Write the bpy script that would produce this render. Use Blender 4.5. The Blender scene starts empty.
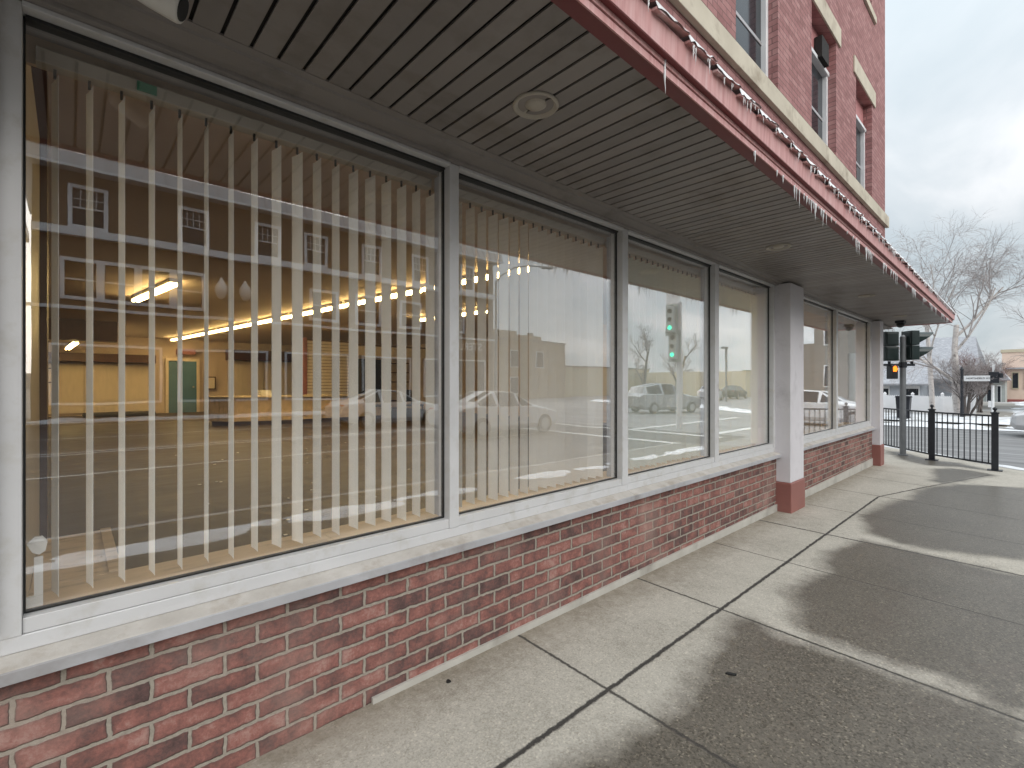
import bpy, math, random
from mathutils import Vector, Matrix, noise as mnoise
random.seed(7)
R = math.radians
scene = bpy.context.scene
col = scene.collection

# ------------------------------------------------------------------ helpers
def gz(x):
    """Height of the pavement: it falls gently towards the corner."""
    return -0.008 * (max(-14.0, min(15.0, x)) - 1.0)

class MB:
    def __init__(s): s.v = []; s.f = []
    def add(s, vs, fs):
        o = len(s.v); s.v += [tuple(v) for v in vs]; s.f += [tuple(i + o for i in f) for f in fs]; return s
    def box(s, x0, x1, y0, y1, z0, z1):
        x0, x1 = min(x0, x1), max(x0, x1); y0, y1 = min(y0, y1), max(y0, y1); z0, z1 = min(z0, z1), max(z0, z1)
        return s.add([(x0,y0,z0),(x1,y0,z0),(x1,y1,z0),(x0,y1,z0),(x0,y0,z1),(x1,y0,z1),(x1,y1,z1),(x0,y1,z1)],
                     [(0,3,2,1),(4,5,6,7),(0,1,5,4),(1,2,6,5),(2,3,7,6),(3,0,4,7)])
    def obox(s, c, ux, uy, uz, hx, hy, hz):
        """oriented box: centre, three unit axes, half sizes"""
        c = Vector(c); ux = Vector(ux)*hx; uy = Vector(uy)*hy; uz = Vector(uz)*hz
        P = [c-ux-uy-uz, c+ux-uy-uz, c+ux+uy-uz, c-ux+uy-uz, c-ux-uy+uz, c+ux-uy+uz, c+ux+uy+uz, c-ux+uy+uz]
        return s.add(P, [(0,3,2,1),(4,5,6,7),(0,1,5,4),(1,2,6,5),(2,3,7,6),(3,0,4,7)])
    def bar(s, a, b, w, h=None):
        """square bar from a to b"""
        a, b = Vector(a), Vector(b); d = (b-a); L = d.length; d.normalize()
        up = Vector((0,0,1)) if abs(d.z) < .95 else Vector((1,0,0))
        sd = d.cross(up).normalized(); up = sd.cross(d)
        return s.obox((a+b)/2, d, sd, up, L/2, w/2, (h or w)/2)
    def extr_x(s, prof, x0, x1, fy=None):
        """closed profile in (y,z) swept from x0 to x1; fy(x) adds a y offset"""
        n = len(prof); f0 = fy(x0) if fy else 0; f1 = fy(x1) if fy else 0
        vs = [(x0, y+f0, z) for y, z in prof] + [(x1, y+f1, z) for y, z in prof]
        fs = [(i, (i+1) % n, (i+1) % n+n, i+n) for i in range(n)] + [tuple(range(n-1,-1,-1)), tuple(range(n, 2*n))]
        return s.add(vs, fs)
    def prism(s, pts, axis, a, b):
        """2D polygon extruded along axis 'x','y','z' from a to b"""
        n = len(pts)
        def mk(p, t):
            return (t, p[0], p[1]) if axis == 'x' else ((p[0], t, p[1]) if axis == 'y' else (p[0], p[1], t))
        vs = [mk(p, a) for p in pts] + [mk(p, b) for p in pts]
        return s.add(vs, [(i, (i+1) % n, (i+1) % n+n, i+n) for i in range(n)] + [tuple(range(n-1,-1,-1)), tuple(range(n, 2*n))])
    def tube(s, pts, rad, n=8, cap=True):
        pts = [Vector(p) for p in pts]
        if not isinstance(rad, (list, tuple)): rad = [rad]*len(pts)
        vs = []; fs = []
        for i, p in enumerate(pts):
            d = (pts[min(i+1, len(pts)-1)] - pts[max(i-1, 0)]).normalized()
            up = Vector((0,0,1)) if abs(d.z) < .9 else Vector((1,0,0))
            a = d.cross(up).normalized(); b = d.cross(a)
            for k in range(n):
                t = 2*math.pi*k/n
                vs.append(p + (a*math.cos(t) + b*math.sin(t))*rad[i])
        for i in range(len(pts)-1):
            for k in range(n):
                fs.append((i*n+k, i*n+(k+1) % n, (i+1)*n+(k+1) % n, (i+1)*n+k))
        if cap:
            fs.append(tuple(range(n-1,-1,-1))); fs.append(tuple(range((len(pts)-1)*n, len(pts)*n)))
        return s.add(vs, fs)
    def lathe(s, prof, c=(0,0,0), n=20, ax='z'):
        """prof: list of (r, h) along the axis"""
        vs = []; fs = []
        for r, h in prof:
            for k in range(n):
                t = 2*math.pi*k/n; p = (r*math.cos(t), r*math.sin(t), h)
                if ax == 'x': p = (p[2], p[0], p[1])
                if ax == 'y': p = (p[1], p[2], p[0])
                vs.append((c[0]+p[0], c[1]+p[1], c[2]+p[2]))
        m = len(prof)
        for i in range(m-1):
            for k in range(n): fs.append((i*n+k, i*n+(k+1) % n, (i+1)*n+(k+1) % n, (i+1)*n+k))
        fs.append(tuple(range(n-1,-1,-1))); fs.append(tuple(range((m-1)*n, m*n)))
        return s.add(vs, fs)
    def build(s, name, mat, parent=None, smooth=False, bevel=0, label=None):
        me = bpy.data.meshes.new(name)
        o0 = Vector((0,0,0)); p = parent
        while p is not None: o0 += p.location; p = p.parent
        me.from_pydata([Vector(v)-o0 for v in s.v], [], s.f); me.update()
        import bmesh
        bm = bmesh.new(); bm.from_mesh(me); bmesh.ops.recalc_face_normals(bm, faces=bm.faces); bm.to_mesh(me); bm.free()
        if smooth:
            for q in me.polygons: q.use_smooth = True
        ob = bpy.data.objects.new(name, me); col.objects.link(ob)
        if mat: me.materials.append(mat)
        if parent: ob.parent = parent
        if bevel:
            m = ob.modifiers.new('bevel', 'BEVEL'); m.width = bevel; m.segments = 2; m.limit_method = 'ANGLE'; m.angle_limit = R(40)
        if label: ob['label'] = label
        return ob

def tag(o, label=None, cat=None, group=None, kind=None):
    if label: o['label'] = label
    if cat: o['category'] = cat
    if group: o['group'] = group
    if kind: o['kind'] = kind
    return o
def thing(name, loc, label, cat, group=None, rz=0):
    o = bpy.data.objects.new(name, None); col.objects.link(o); o.location = loc; o.rotation_euler = (0,0,rz)
    o.empty_display_size = .2
    return tag(o, label, cat, group)
def copy_tree(o, parent=None):
    c = o.copy(); col.objects.link(c); c.parent = parent
    for ch in list(o.children): copy_tree(ch, c)
    return c

# ------------------------------------------------------------------ materials
def nt(m): return m.node_tree.nodes, m.node_tree.links
def base_mat(name, rough=.6, color=(.5,.5,.5), metal=0, spec=.5):
    m = bpy.data.materials.new(name); m.use_nodes = True
    b = m.node_tree.nodes['Principled BSDF']
    b.inputs['Base Color'].default_value = (*color, 1); b.inputs['Roughness'].default_value = rough
    b.inputs['Metallic'].default_value = metal; b.inputs['Specular IOR Level'].default_value = spec
    return m, b
def node(N, t, **k):
    n = N.new(t)
    for a, v in k.items(): setattr(n, a, v)
    return n
def ramp(N, pts, interp='LINEAR'):
    r = N.new('ShaderNodeValToRGB'); r.color_ramp.interpolation = interp
    e = r.color_ramp.elements
    while len(e) < len(pts): e.new(.5)
    for i, (p, c) in enumerate(pts):
        e[i].position = p; e[i].color = (*c, 1) if len(c) == 3 else c
    return r
def mathn(N, L, op, a, b=None, clamp=False):
    n = N.new('ShaderNodeMath'); n.operation = op; n.use_clamp = clamp
    for i, q in enumerate((a, b)):
        if q is None: continue
        if isinstance(q, (int, float)): n.inputs[i].default_value = q
        else: L.new(q, n.inputs[i])
    return n.outputs[0]
def noise_tex(N, L, vec, scale, detail=4, rough=.55, dist=0):
    n = N.new('ShaderNodeTexNoise'); n.inputs['Scale'].default_value = scale; n.inputs['Detail'].default_value = detail
    n.inputs['Roughness'].default_value = rough; n.inputs['Distortion'].default_value = dist
    if vec is not None: L.new(vec, n.inputs['Vector'])
    return n.outputs['Fac']
def mixc(N, L, f, a, b, blend='MIX'):
    n = N.new('ShaderNodeMix'); n.data_type = 'RGBA'; n.blend_type = blend
    for sock, q in ((n.inputs[0], f), (n.inputs[6], a), (n.inputs[7], b)):
        if isinstance(q, (int, float)): sock.default_value = q
        elif isinstance(q, tuple): sock.default_value = (*q, 1)
        else: L.new(q, sock)
    return n.outputs[2]
def objvec(N): return N.new('ShaderNodeTexCoord').outputs['Object']
def scaled(N, L, vec, sc):
    m = N.new('ShaderNodeMapping'); m.inputs['Scale'].default_value = sc; L.new(vec, m.inputs['Vector']); return m.outputs[0]

def mk(name, c1, c2=None, scale=6, rough=.6, bump=0, bscale=None, stretch=None, metal=0, dirt=None, dscale=1.5, spec=.5, detail=5):
    """two-tone noise paint, optional second stain tone and bump"""
    m, b = base_mat(name, rough, c1, metal, spec); N, L = nt(m)
    v = objvec(N)
    if stretch: v = scaled(N, L, v, stretch)
    if c2:
        f = noise_tex(N, L, v, scale, detail)
        r = ramp(N, [(.3, c1), (.7, c2)]); L.new(f, r.inputs[0]); c = r.outputs[0]
        if dirt:
            f2 = noise_tex(N, L, v, dscale, 6, .65)
            r2 = ramp(N, [(.52, (0,0,0)), (.7, (1,1,1))]); L.new(f2, r2.inputs[0])
            c = mixc(N, L, r2.outputs[0], c, dirt)
        L.new(c, b.inputs['Base Color'])
        rr = ramp(N, [(.2, (max(0, rough-.12),)*3), (.8, (min(1, rough+.12),)*3)]); L.new(f, rr.inputs[0]); L.new(rr.outputs[0], b.inputs['Roughness'])
    if bump:
        f3 = noise_tex(N, L, v, bscale or scale*4, 5, .6)
        bp = N.new('ShaderNodeBump'); bp.inputs['Strength'].default_value = bump; bp.inputs['Distance'].default_value = .01
        L.new(f3, bp.inputs['Height']); L.new(bp.outputs[0], b.inputs['Normal'])
    return m
def emit(name, c, s):
    m = bpy.data.materials.new(name); m.use_nodes = True; N, L = nt(m); N.clear()
    e = N.new('ShaderNodeEmission'); e.inputs[0].default_value = (*c, 1); e.inputs[1].default_value = s
    o = N.new('ShaderNodeOutputMaterial'); L.new(e.outputs[0], o.inputs[0]); return m

def brick_mat(name, bw, bh, mortar, tones, mort_c, zoff=0, xoff=0, bump=.7, wob=.008, dark=None, edge=1.3, namp=1.0):
    m, b = base_mat(name, .85, spec=.25); N, L = nt(m)
    v = objvec(N)
    sp = N.new('ShaderNodeSeparateXYZ'); L.new(v, sp.inputs[0])
    u = mathn(N, L, 'ADD', sp.outputs[0], sp.outputs[1])
    cb = N.new('ShaderNodeCombineXYZ')
    wn = N.new('ShaderNodeTexNoise'); wn.inputs['Scale'].default_value = 26; wn.inputs['Detail'].default_value = 4
    L.new(v, wn.inputs['Vector'])
    ws = N.new('ShaderNodeSeparateColor'); L.new(wn.outputs['Color'], ws.inputs[0])
    du = mathn(N, L, 'MULTIPLY', mathn(N, L, 'SUBTRACT', ws.outputs[0], .5), wob*2)
    dv = mathn(N, L, 'MULTIPLY', mathn(N, L, 'SUBTRACT', ws.outputs[1], .5), wob*2)
    L.new(mathn(N, L, 'ADD', mathn(N, L, 'ADD', u, xoff), du), cb.inputs[0])
    L.new(mathn(N, L, 'ADD', mathn(N, L, 'ADD', sp.outputs[2], -zoff), dv), cb.inputs[1])
    bt = N.new('ShaderNodeTexBrick'); L.new(cb.outputs[0], bt.inputs['Vector'])
    bt.offset = .5; bt.squash = 1
    bt.inputs['Scale'].default_value = 1; bt.inputs['Brick Width'].default_value = bw; bt.inputs['Row Height'].default_value = bh
    bt.inputs['Mortar Size'].default_value = mortar; bt.inputs['Mortar Smooth'].default_value = .4; bt.inputs['Bias'].default_value = 0
    bt.inputs['Color1'].default_value = (0,0,0,1); bt.inputs['Color2'].default_value = (1,1,1,1); bt.inputs['Mortar'].default_value = (.5,.5,.5,1)
    # tone of each brick, then clouding and burnt ends inside it
    n1 = noise_tex(N, L, v, 9, 6, .65); n2 = noise_tex(N, L, v, 70, 5, .7)
    t = mathn(N, L, 'ADD', mathn(N, L, 'MULTIPLY', bt.outputs['Color'], .5), mathn(N, L, 'MULTIPLY', mathn(N, L, 'SUBTRACT', n1, .5), 1.9*namp))
    t = mathn(N, L, 'ADD', mathn(N, L, 'ADD', t, .27), mathn(N, L, 'MULTIPLY', mathn(N, L, 'SUBTRACT', n2, .5), .9*namp))
    r = ramp(N, tones); L.new(t, r.inputs[0])
    b2 = N.new('ShaderNodeTexBrick'); L.new(cb.outputs[0], b2.inputs['Vector']); b2.offset = .5
    for k_, q_ in (('Scale', 1), ('Brick Width', bw), ('Row Height', bh), ('Mortar Size', mortar*2.6), ('Mortar Smooth', 1.0)): b2.inputs[k_].default_value = q_
    en = mathn(N, L, 'MULTIPLY', b2.outputs['Fac'], noise_tex(N, L, v, 13, 5, .7))
    burnt = mixc(N, L, mathn(N, L, 'MULTIPLY', en, edge), r.outputs[0], tones[0][1])
    mn = noise_tex(N, L, v, 45, 5, .7)
    mr = ramp(N, [(.3, tuple(c*.72 for c in mort_c)), (.65, mort_c)]); L.new(mn, mr.inputs[0])
    c = mixc(N, L, bt.outputs['Fac'], burnt, mr.outputs[0])
    if dark:   # pale lime bloom in blotches
        f = noise_tex(N, L, v, 1.7, 5, .6); r3 = ramp(N, [(.5, (0,0,0)), (.75, (.5,.5,.5))]); L.new(f, r3.inputs[0])
        c = mixc(N, L, r3.outputs[0], c, dark)
    L.new(c, b.inputs['Base Color'])
    h = mathn(N, L, 'ADD', mathn(N, L, 'MULTIPLY', bt.outputs['Fac'], -1.0), mathn(N, L, 'MULTIPLY', n2, .45))
    bp = N.new('ShaderNodeBump'); bp.inputs['Strength'].default_value = bump; bp.inputs['Distance'].default_value = .012
    L.new(h, bp.inputs['Height']); L.new(bp.outputs[0], b.inputs['Normal'])
    return m

def glass_mat(name, r0=.125, rmax=.85, pw=2.3):
    """clear plate glass with its reflection brightened: it is added on top of what is seen through"""
    m = bpy.data.materials.new(name); m.use_nodes = True; N, L = nt(m); N.clear()
    g = N.new('ShaderNodeNewGeometry'); dp = N.new('ShaderNodeVectorMath'); dp.operation = 'DOT_PRODUCT'
    L.new(g.outputs['Incoming'], dp.inputs[0]); L.new(g.outputs['Normal'], dp.inputs[1])
    c = mathn(N, L, 'ABSOLUTE', dp.outputs['Value'])
    p = mathn(N, L, 'POWER', mathn(N, L, 'SUBTRACT', 1.0, c, True), pw)
    f = mathn(N, L, 'ADD', mathn(N, L, 'MULTIPLY', p, rmax), r0, True)
    tf = mathn(N, L, 'SUBTRACT', 1.0, mathn(N, L, 'MULTIPLY', p, .6), True)
    tr = N.new('ShaderNodeBsdfTransparent'); L.new(tf, tr.inputs[0])
    gl = N.new('ShaderNodeBsdfGlossy'); gl.inputs['Roughness'].default_value = 0; L.new(f, gl.inputs[0])
    v = objvec(N); bp = N.new('ShaderNodeBump'); bp.inputs['Strength'].default_value = .02; bp.inputs['Distance'].default_value = .02
    L.new(noise_tex(N, L, v, 2.2, 2), bp.inputs['Height']); L.new(bp.outputs[0], gl.inputs['Normal'])
    ad = N.new('ShaderNodeAddShader'); L.new(tr.outputs[0], ad.inputs[0]); L.new(gl.outputs[0], ad.inputs[1])  # reflection added on top, stronger than clear glass gives
    o = N.new('ShaderNodeOutputMaterial'); L.new(ad.outputs[0], o.inputs[0]); return m

M = {}
M['brick'] = brick_mat('old_red_brick', .2266, .0775, .0085,
    [(.0, (.082,.054,.052)), (.28, (.138,.08,.074)), (.48, (.21,.10,.087)), (.70, (.295,.13,.11)), (1, (.39,.235,.205))], (.37,.33,.28), zoff=-.004, xoff=.03, dark=(.42,.30,.26))
M['brick_up'] = brick_mat('upper_red_brick', .215, .0725, .0045,
    [(.1, (.225,.11,.107)), (.4, (.305,.15,.147)), (.7, (.37,.195,.19)), (.95, (.42,.25,.24))], (.15,.09,.088), bump=.35, wob=.003, edge=.4, namp=.55)
M['brick_far'] = brick_mat('tan_brick', .24, .08, .008, [(0, (.20,.13,.085)), (.5, (.28,.185,.12)), (1, (.34,.23,.15))], (.30,.24,.18), bump=.2)
M['alu'] = mk('weathered_aluminium', (.61,.61,.62), (.67,.67,.68), 3, .42, .04, 90, dirt=(.56,.55,.53), dscale=9, metal=.1)
M['alu_dark'] = mk('grey_aluminium', (.38,.38,.40), (.46,.46,.48), 4, .45, .04, 60, dirt=(.24,.22,.21))
M['sillpaint'] = mk('chipped_sill_paint', (.46,.43,.395), (.60,.57,.535), 7, .6, .3, 70, dirt=(.38,.33,.275), dscale=6)
M['gasket'] = mk('black_rubber', (.012,.012,.012), (.02,.02,.02), 20, .6)
M['glass'] = glass_mat('plate_glass')
M['trim'] = mk('taupe_trim_paint', (.22,.20,.19), (.27,.245,.23), 2.5, .55, .05, 40, dirt=(.165,.15,.138), dscale=3)
M['soffit'] = mk('taupe_soffit_panel', (.235,.213,.20), (.275,.25,.235), 1.5, .5, .03, 50, dirt=(.19,.168,.152), dscale=2.2)
M['dark_gap'] = mk('dark_gap', (.012,.010,.010), (.02,.018,.016), 8, .9)
M['pillar'] = mk('white_stucco_paint', (.62,.60,.63), (.72,.70,.73), 2, .6, .12, 45, dirt=(.52,.50,.52), dscale=2)
M['pillar_red'] = mk('brick_red_paint', (.25,.10,.085), (.31,.13,.11), 3, .55, .1, 40, dirt=(.20,.085,.075))
M['fascia_dark'] = mk('oxblood_paint_and_shade', (.14,.028,.03), (.19,.04,.042), 3, .5, .06, 30)
M['concrete_strip'] = mk('pale_mortar_strip', (.42,.40,.36), (.52,.50,.46), 5, .85, .2, 60, dirt=(.30,.28,.25))
M['stone'] = mk('cream_limestone', (.47,.42,.33), (.58,.53,.43), 2.5, .75, .1, 25, dirt=(.34,.29,.22), dscale=2.6)
M['white_frame'] = mk('white_vinyl', (.70,.71,.73), (.78,.79,.80), 3, .4)
M['pink_panel'] = mk('faded_pink_panel', (.42,.17,.17), (.50,.22,.22), 3, .6, stretch=(14,14,1))
M['dark_glass'] = mk('dark_window_glass', (.018,.022,.027), (.035,.04,.048), 1.2, .08, spec=.25)
M['slat'] = mk('cream_vinyl_slat', (.83,.81,.75), (.87,.85,.80), 12, .5)
M['headrail'] = mk('headrail_paint', (.40,.36,.30), (.46,.42,.36), 5, .45)
M['plastic_white'] = mk('white_plastic', (.66,.64,.60), (.72,.70,.66), 6, .4)
M['green_tape'] = mk('green_tape', (.05,.20,.13), (.07,.25,.16), 8, .5)
M['ledge'] = mk('tan_plywood', (.52,.39,.25), (.62,.48,.33), 3, .6, stretch=(2,9,2), dirt=(.34,.25,.16))
M['int_wall'] = mk('tan_wall_paint', (.52,.42,.34), (.58,.47,.38), 1.5, .7)
M['int_panel'] = mk('pale_wood_panel', (.64,.55,.45), (.72,.62,.50), 2, .5, stretch=(6,6,1))
M['int_ceil'] = mk('ceiling_panel', (.60,.50,.42), (.66,.55,.46), 1.2, .8)
M['int_floor'] = mk('brown_floor', (.034,.022,.018), (.052,.033,.026), 1.5, .62, stretch=(1,4,1), dirt=(.05,.032,.022))
M['brown_wood'] = mk('dark_brown_wood', (.07,.035,.025), (.10,.05,.035), 3, .5, stretch=(6,6,1))
M['teal'] = mk('teal_door_paint', (.075,.17,.24), (.09,.20,.28), 2, .5)
M['slatwall'] = mk('slatwall_board', (.60,.54,.46), (.66,.59,.50), 4, .5)
M['ctop'] = mk('counter_laminate', (.55,.46,.33), (.6,.5,.37), 6, .35)
M['black_paint'] = mk('black_iron_paint', (.012,.014,.02), (.022,.025,.032), 12, .4)
M['galv'] = mk('galvanised_steel', (.17,.18,.19), (.23,.24,.25), 5, .45, metal=.4)
M['signal_green'] = mk('dark_green_signal_paint', (.010,.022,.022), (.018,.032,.032), 4, .4)
M['snow'] = mk('packed_snow', (.72,.74,.77), (.82,.84,.86), 4, .7, .4, 30, dirt=(.48,.47,.46), dscale=1.6)
M['ice'] = mk('clear_ice', (.86,.87,.89), (.92,.93,.94), 30, .15)
M['ice'].node_tree.nodes['Principled BSDF'].inputs['Transmission Weight'].default_value = .25
M['shingle'] = mk('grey_roof_shingle', (.27,.28,.31), (.42,.43,.46), 7, .85, .3, 30, stretch=(1,1,4), dirt=(.55,.56,.58), dscale=5)
M['siding'] = mk('blue_grey_siding', (.38,.42,.48), (.44,.48,.53), 2, .6, stretch=(1,1,20))
M['white_fence'] = mk('white_vinyl_fence', (.82,.83,.85), (.88,.88,.89), 3, .5)
M['birch'] = mk('birch_bark', (.52,.48,.46), (.62,.58,.55), 9, .8, .2, 30, dirt=(.13,.11,.10), dscale=5)
M['twig'] = mk('grey_brown_twig', (.30,.275,.27), (.37,.33,.32), 6, .8)
M['bark'] = mk('dark_bark', (.10,.085,.08), (.15,.13,.12), 8, .9, .3, 40)
M['redtwig'] = mk('russet_twig', (.20,.12,.11), (.26,.16,.14), 6, .8)
M['cream'] = mk('cream_siding', (.52,.46,.34), (.58,.52,.39), 2, .7)
M['pinkwall'] = mk('salmon_stucco', (.74,.57,.47), (.80,.63,.53), 2, .7)
M['greywall'] = mk('grey_green_stucco', (.36,.39,.38), (.42,.45,.44), 2, .7)
M['redbase'] = mk('red_bulkhead', (.30,.09,.085), (.36,.11,.10), 3, .6)
M['car_white'] = mk('white_car_paint', (.66,.67,.68), (.70,.71,.72), 2, .22, dirt=(.52,.51,.5), dscale=1)
M['car_silver'] = mk('silver_car_paint', (.38,.39,.41), (.43,.44,.46), 2, .25, metal=.5, dirt=(.34,.33,.32), dscale=1)
M['car_dark'] = mk('dark_green_car_paint', (.03,.045,.042), (.045,.06,.055), 2, .22, dirt=(.10,.10,.095), dscale=1)
M['tyre'] = mk('tyre_rubber', (.02,.02,.02), (.04,.038,.036), 14, .85)
M['rim'] = mk('alloy_rim', (.35,.36,.37), (.42,.43,.44), 8, .35, metal=.6)
M['lens'] = mk('clear_lamp_lens', (.6,.6,.6), (.7,.7,.7), 10, .15)
M['taillens'] = mk('red_lamp_lens', (.35,.02,.02), (.42,.03,.03), 10, .2)
M['hill'] = mk('wooded_hill', (.10,.095,.09), (.17,.16,.15), .25, .95)
M['mansard'] = mk('standing_seam_metal', (.36,.35,.35), (.43,.42,.42), 3, .45)
M['facade'] = mk('tan_stucco_facade', (.13,.088,.05), (.16,.11,.066), 1.2, .8, dirt=(.11,.075,.045), dscale=.8)
M['far_brick'] = mk('dull_tan_brickwork', (.30,.25,.18), (.35,.29,.215), 3, .8)
M['dull_grey'] = mk('dull_grey_render', (.20,.19,.17), (.25,.235,.21), 2, .8)
M['signwhite'] = mk('sign_white', (.72,.73,.74), (.78,.79,.8), 4, .4)
M['yellow'] = mk('yellow_sign', (.62,.45,.05), (.68,.5,.07), 4, .4)
M['frost_pink'] = mk('frosted_pink_shingle', (.50,.26,.25), (.66,.47,.46), 14, .6, dirt=(.76,.70,.70), dscale=9)
M['slat_pale'] = mk('pale_green_vinyl_slat', (.78,.84,.79), (.83,.88,.84), 12, .5)
M['tube'] = emit('fluorescent_tube_glow', (1.0, .70, .27), 18)
M['hand'] = emit('orange_hand_glow', (1.0, .20, .02), 1.6)
M['greenlamp'] = emit('green_signal_glow', (.05, .9, .5), 1.3)

# each soffit board its own shade
m = M['soffit']; N, L = nt(m); b = N['Principled BSDF']
sp = N.new('ShaderNodeSeparateXYZ'); L.new(objvec(N), sp.inputs[0])
fl_ = mathn(N, L, 'FLOOR', mathn(N, L, 'DIVIDE', mathn(N, L, 'ADD', sp.outputs[0], 8.9595), .0925))
wn_ = N.new('ShaderNodeTexWhiteNoise'); wn_.noise_dimensions = '1D'; L.new(fl_, wn_.inputs['W'])
wr_ = ramp(N, [(0, (.86,.86,.86)), (1, (1.08,1.075,1.07))]); L.new(wn_.outputs['Value'], wr_.inputs[0])
stn = ramp(N, [(.55, (1,1,1)), (.72, (.74,.71,.67))]); L.new(noise_tex(N, L, scaled(N, L, objvec(N), (1, 2.5, 1)), 1.3, 6, .65), stn.inputs[0])
src = b.inputs['Base Color'].links[0].from_socket
L.new(mixc(N, L, 1.0, mixc(N, L, 1.0, src, wr_.outputs[0], 'MULTIPLY'), stn.outputs[0], 'MULTIPLY'), b.inputs['Base Color'])
# fascia paint: chalky pink, rain streaked
m, b = base_mat('chalky_pink_fascia', .6); N, L = nt(m); v = objvec(N)
f = noise_tex(N, L, scaled(N, L, v, (24, 24, 1.2)), 1.6, 5, .7); f2 = noise_tex(N, L, v, 1.1, 4)
r = ramp(N, [(.28, (.42,.17,.17)), (.45, (.58,.30,.29)), (.62, (.68,.42,.41)), (.8, (.74,.56,.55))]); L.new(f, r.inputs[0])
L.new(mixc(N, L, mathn(N, L, 'MULTIPLY', f2, .5), r.outputs[0], (.64,.36,.35)), b.inputs['Base Color']); M['fascia'] = m

# concrete pavement: flags, joints, tar crack and wet patches
m, b = base_mat('pavement_concrete', .85, spec=.35); N, L = nt(m); v = objvec(N)
at = node(N, 'ShaderNodeAttribute', attribute_name='wet'); ac = node(N, 'ShaderNodeAttribute', attribute_name='crack'); aj = node(N, 'ShaderNodeAttribute', attribute_name='joint'); aw = node(N, 'ShaderNodeAttribute', attribute_name='walld')
big = noise_tex(N, L, v, 1.6, 6, .6); fine = noise_tex(N, L, v, 110, 4, .85); mid = noise_tex(N, L, v, 16, 5, .65)
grit = node(N, 'ShaderNodeTexVoronoi'); grit.inputs['Scale'].default_value = 95; L.new(v, grit.inputs['Vector'])
broom = noise_tex(N, L, scaled(N, L, v, (60, 3, 1)), 2.0, 3, .6)
t = mathn(N, L, 'ADD', mathn(N, L, 'MULTIPLY', big, .38), mathn(N, L, 'ADD', mathn(N, L, 'MULTIPLY', fine, .72), mathn(N, L, 'MULTIPLY', mid, .25)))
t = mathn(N, L, 'ADD', t, mathn(N, L, 'MULTIPLY', broom, .12))
r = ramp(N, [(.44, (.13,.117,.096)), (.53, (.30,.275,.235)), (.62, (.385,.36,.31)), (.78, (.52,.49,.43))]); L.new(t, r.inputs[0]); c = r.outputs[0]
gr = ramp(N, [(.0, (1,1,1)), (.16, (0,0,0))]); L.new(grit.outputs['Distance'], gr.inputs[0])
sel = ramp(N, [(.50, (0,0,0)), (.58, (.85,.85,.85))]); L.new(noise_tex(N, L, v, 23, 2), sel.inputs[0])
c = mixc(N, L, mathn(N, L, 'MULTIPLY', gr.outputs[0], sel.outputs[0]), c, (.16,.13,.10))
ag = node(N, 'ShaderNodeTexVoronoi'); ag.inputs['Scale'].default_value = 120; L.new(v, ag.inputs['Vector'])
ags = N.new('ShaderNodeSeparateColor'); L.new(ag.outputs['Color'], ags.inputs[0])
agr = ramp(N, [(.0, (.55,.53,.50)), (.3, (.9,.9,.9)), (.7, (1.05,1.05,1.05)), (.93, (1.2,1.19,1.16)), (1, (1.7,1.68,1.62))]); L.new(ags.outputs[0], agr.inputs[0])
dryc = c; c = mixc(N, L, .38, c, agr.outputs[0], 'MULTIPLY')
# white salt grains
g2 = node(N, 'ShaderNodeTexVoronoi'); g2.inputs['Scale'].default_value = 38; L.new(v, g2.inputs['Vector'])
gs = ramp(N, [(.035, (1,1,1)), (.06, (0,0,0))]); L.new(g2.outputs['Distance'], gs.inputs[0])
gsel = ramp(N, [(.80, (0,0,0)), (.84, (1,1,1))]); gsp = N.new('ShaderNodeSeparateColor'); L.new(g2.outputs['Color'], gsp.inputs[0]); L.new(gsp.outputs[0], gsel.inputs[0])
salt = mathn(N, L, 'MULTIPLY', gs.outputs[0], gsel.outputs[0])
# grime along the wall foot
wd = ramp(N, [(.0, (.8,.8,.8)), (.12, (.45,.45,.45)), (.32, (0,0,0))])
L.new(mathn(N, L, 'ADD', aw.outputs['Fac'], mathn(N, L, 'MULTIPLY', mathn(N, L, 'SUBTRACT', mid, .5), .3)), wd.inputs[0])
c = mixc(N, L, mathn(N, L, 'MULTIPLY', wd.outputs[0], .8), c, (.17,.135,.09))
# wet
wn = mathn(N, L, 'ADD', at.outputs['Fac'], mathn(N, L, 'MULTIPLY', mathn(N, L, 'SUBTRACT', noise_tex(N, L, scaled(N, L, v, (1.6, .8, 1)), 7, 8, .72), .5), .38))
wn = mathn(N, L, 'ADD', wn, mathn(N, L, 'MULTIPLY', mathn(N, L, 'SUBTRACT', noise_tex(N, L, v, 2.6, 4, .6), .5), .62))
wn = mathn(N, L, 'ADD', wn, mathn(N, L, 'MULTIPLY', mathn(N, L, 'SUBTRACT', fine, .5), .30))
wr = ramp(N, [(.26, (0,0,0)), (.44, (.4,.4,.4)), (.66, (1,1,1))]); L.new(mathn(N, L, 'ADD', wn, .5), wr.inputs[0]); wet = wr.outputs[0]
wc = mixc(N, L, 1.0, mixc(N, L, .75, c, agr.outputs[0], 'MULTIPLY'), (.30,.285,.268), 'MULTIPLY')
rust = ramp(N, [(.55, (0,0,0)), (.75, (.32,.32,.32))]); L.new(noise_tex(N, L, v, 2.3, 4), rust.inputs[0])
wc = mixc(N, L, rust.outputs[0], wc, (.125,.095,.08))
c = mixc(N, L, wet, c, wc)
c = mixc(N, L, mathn(N, L, 'MULTIPLY', salt, .7), c, (.75,.74,.70))
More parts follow.
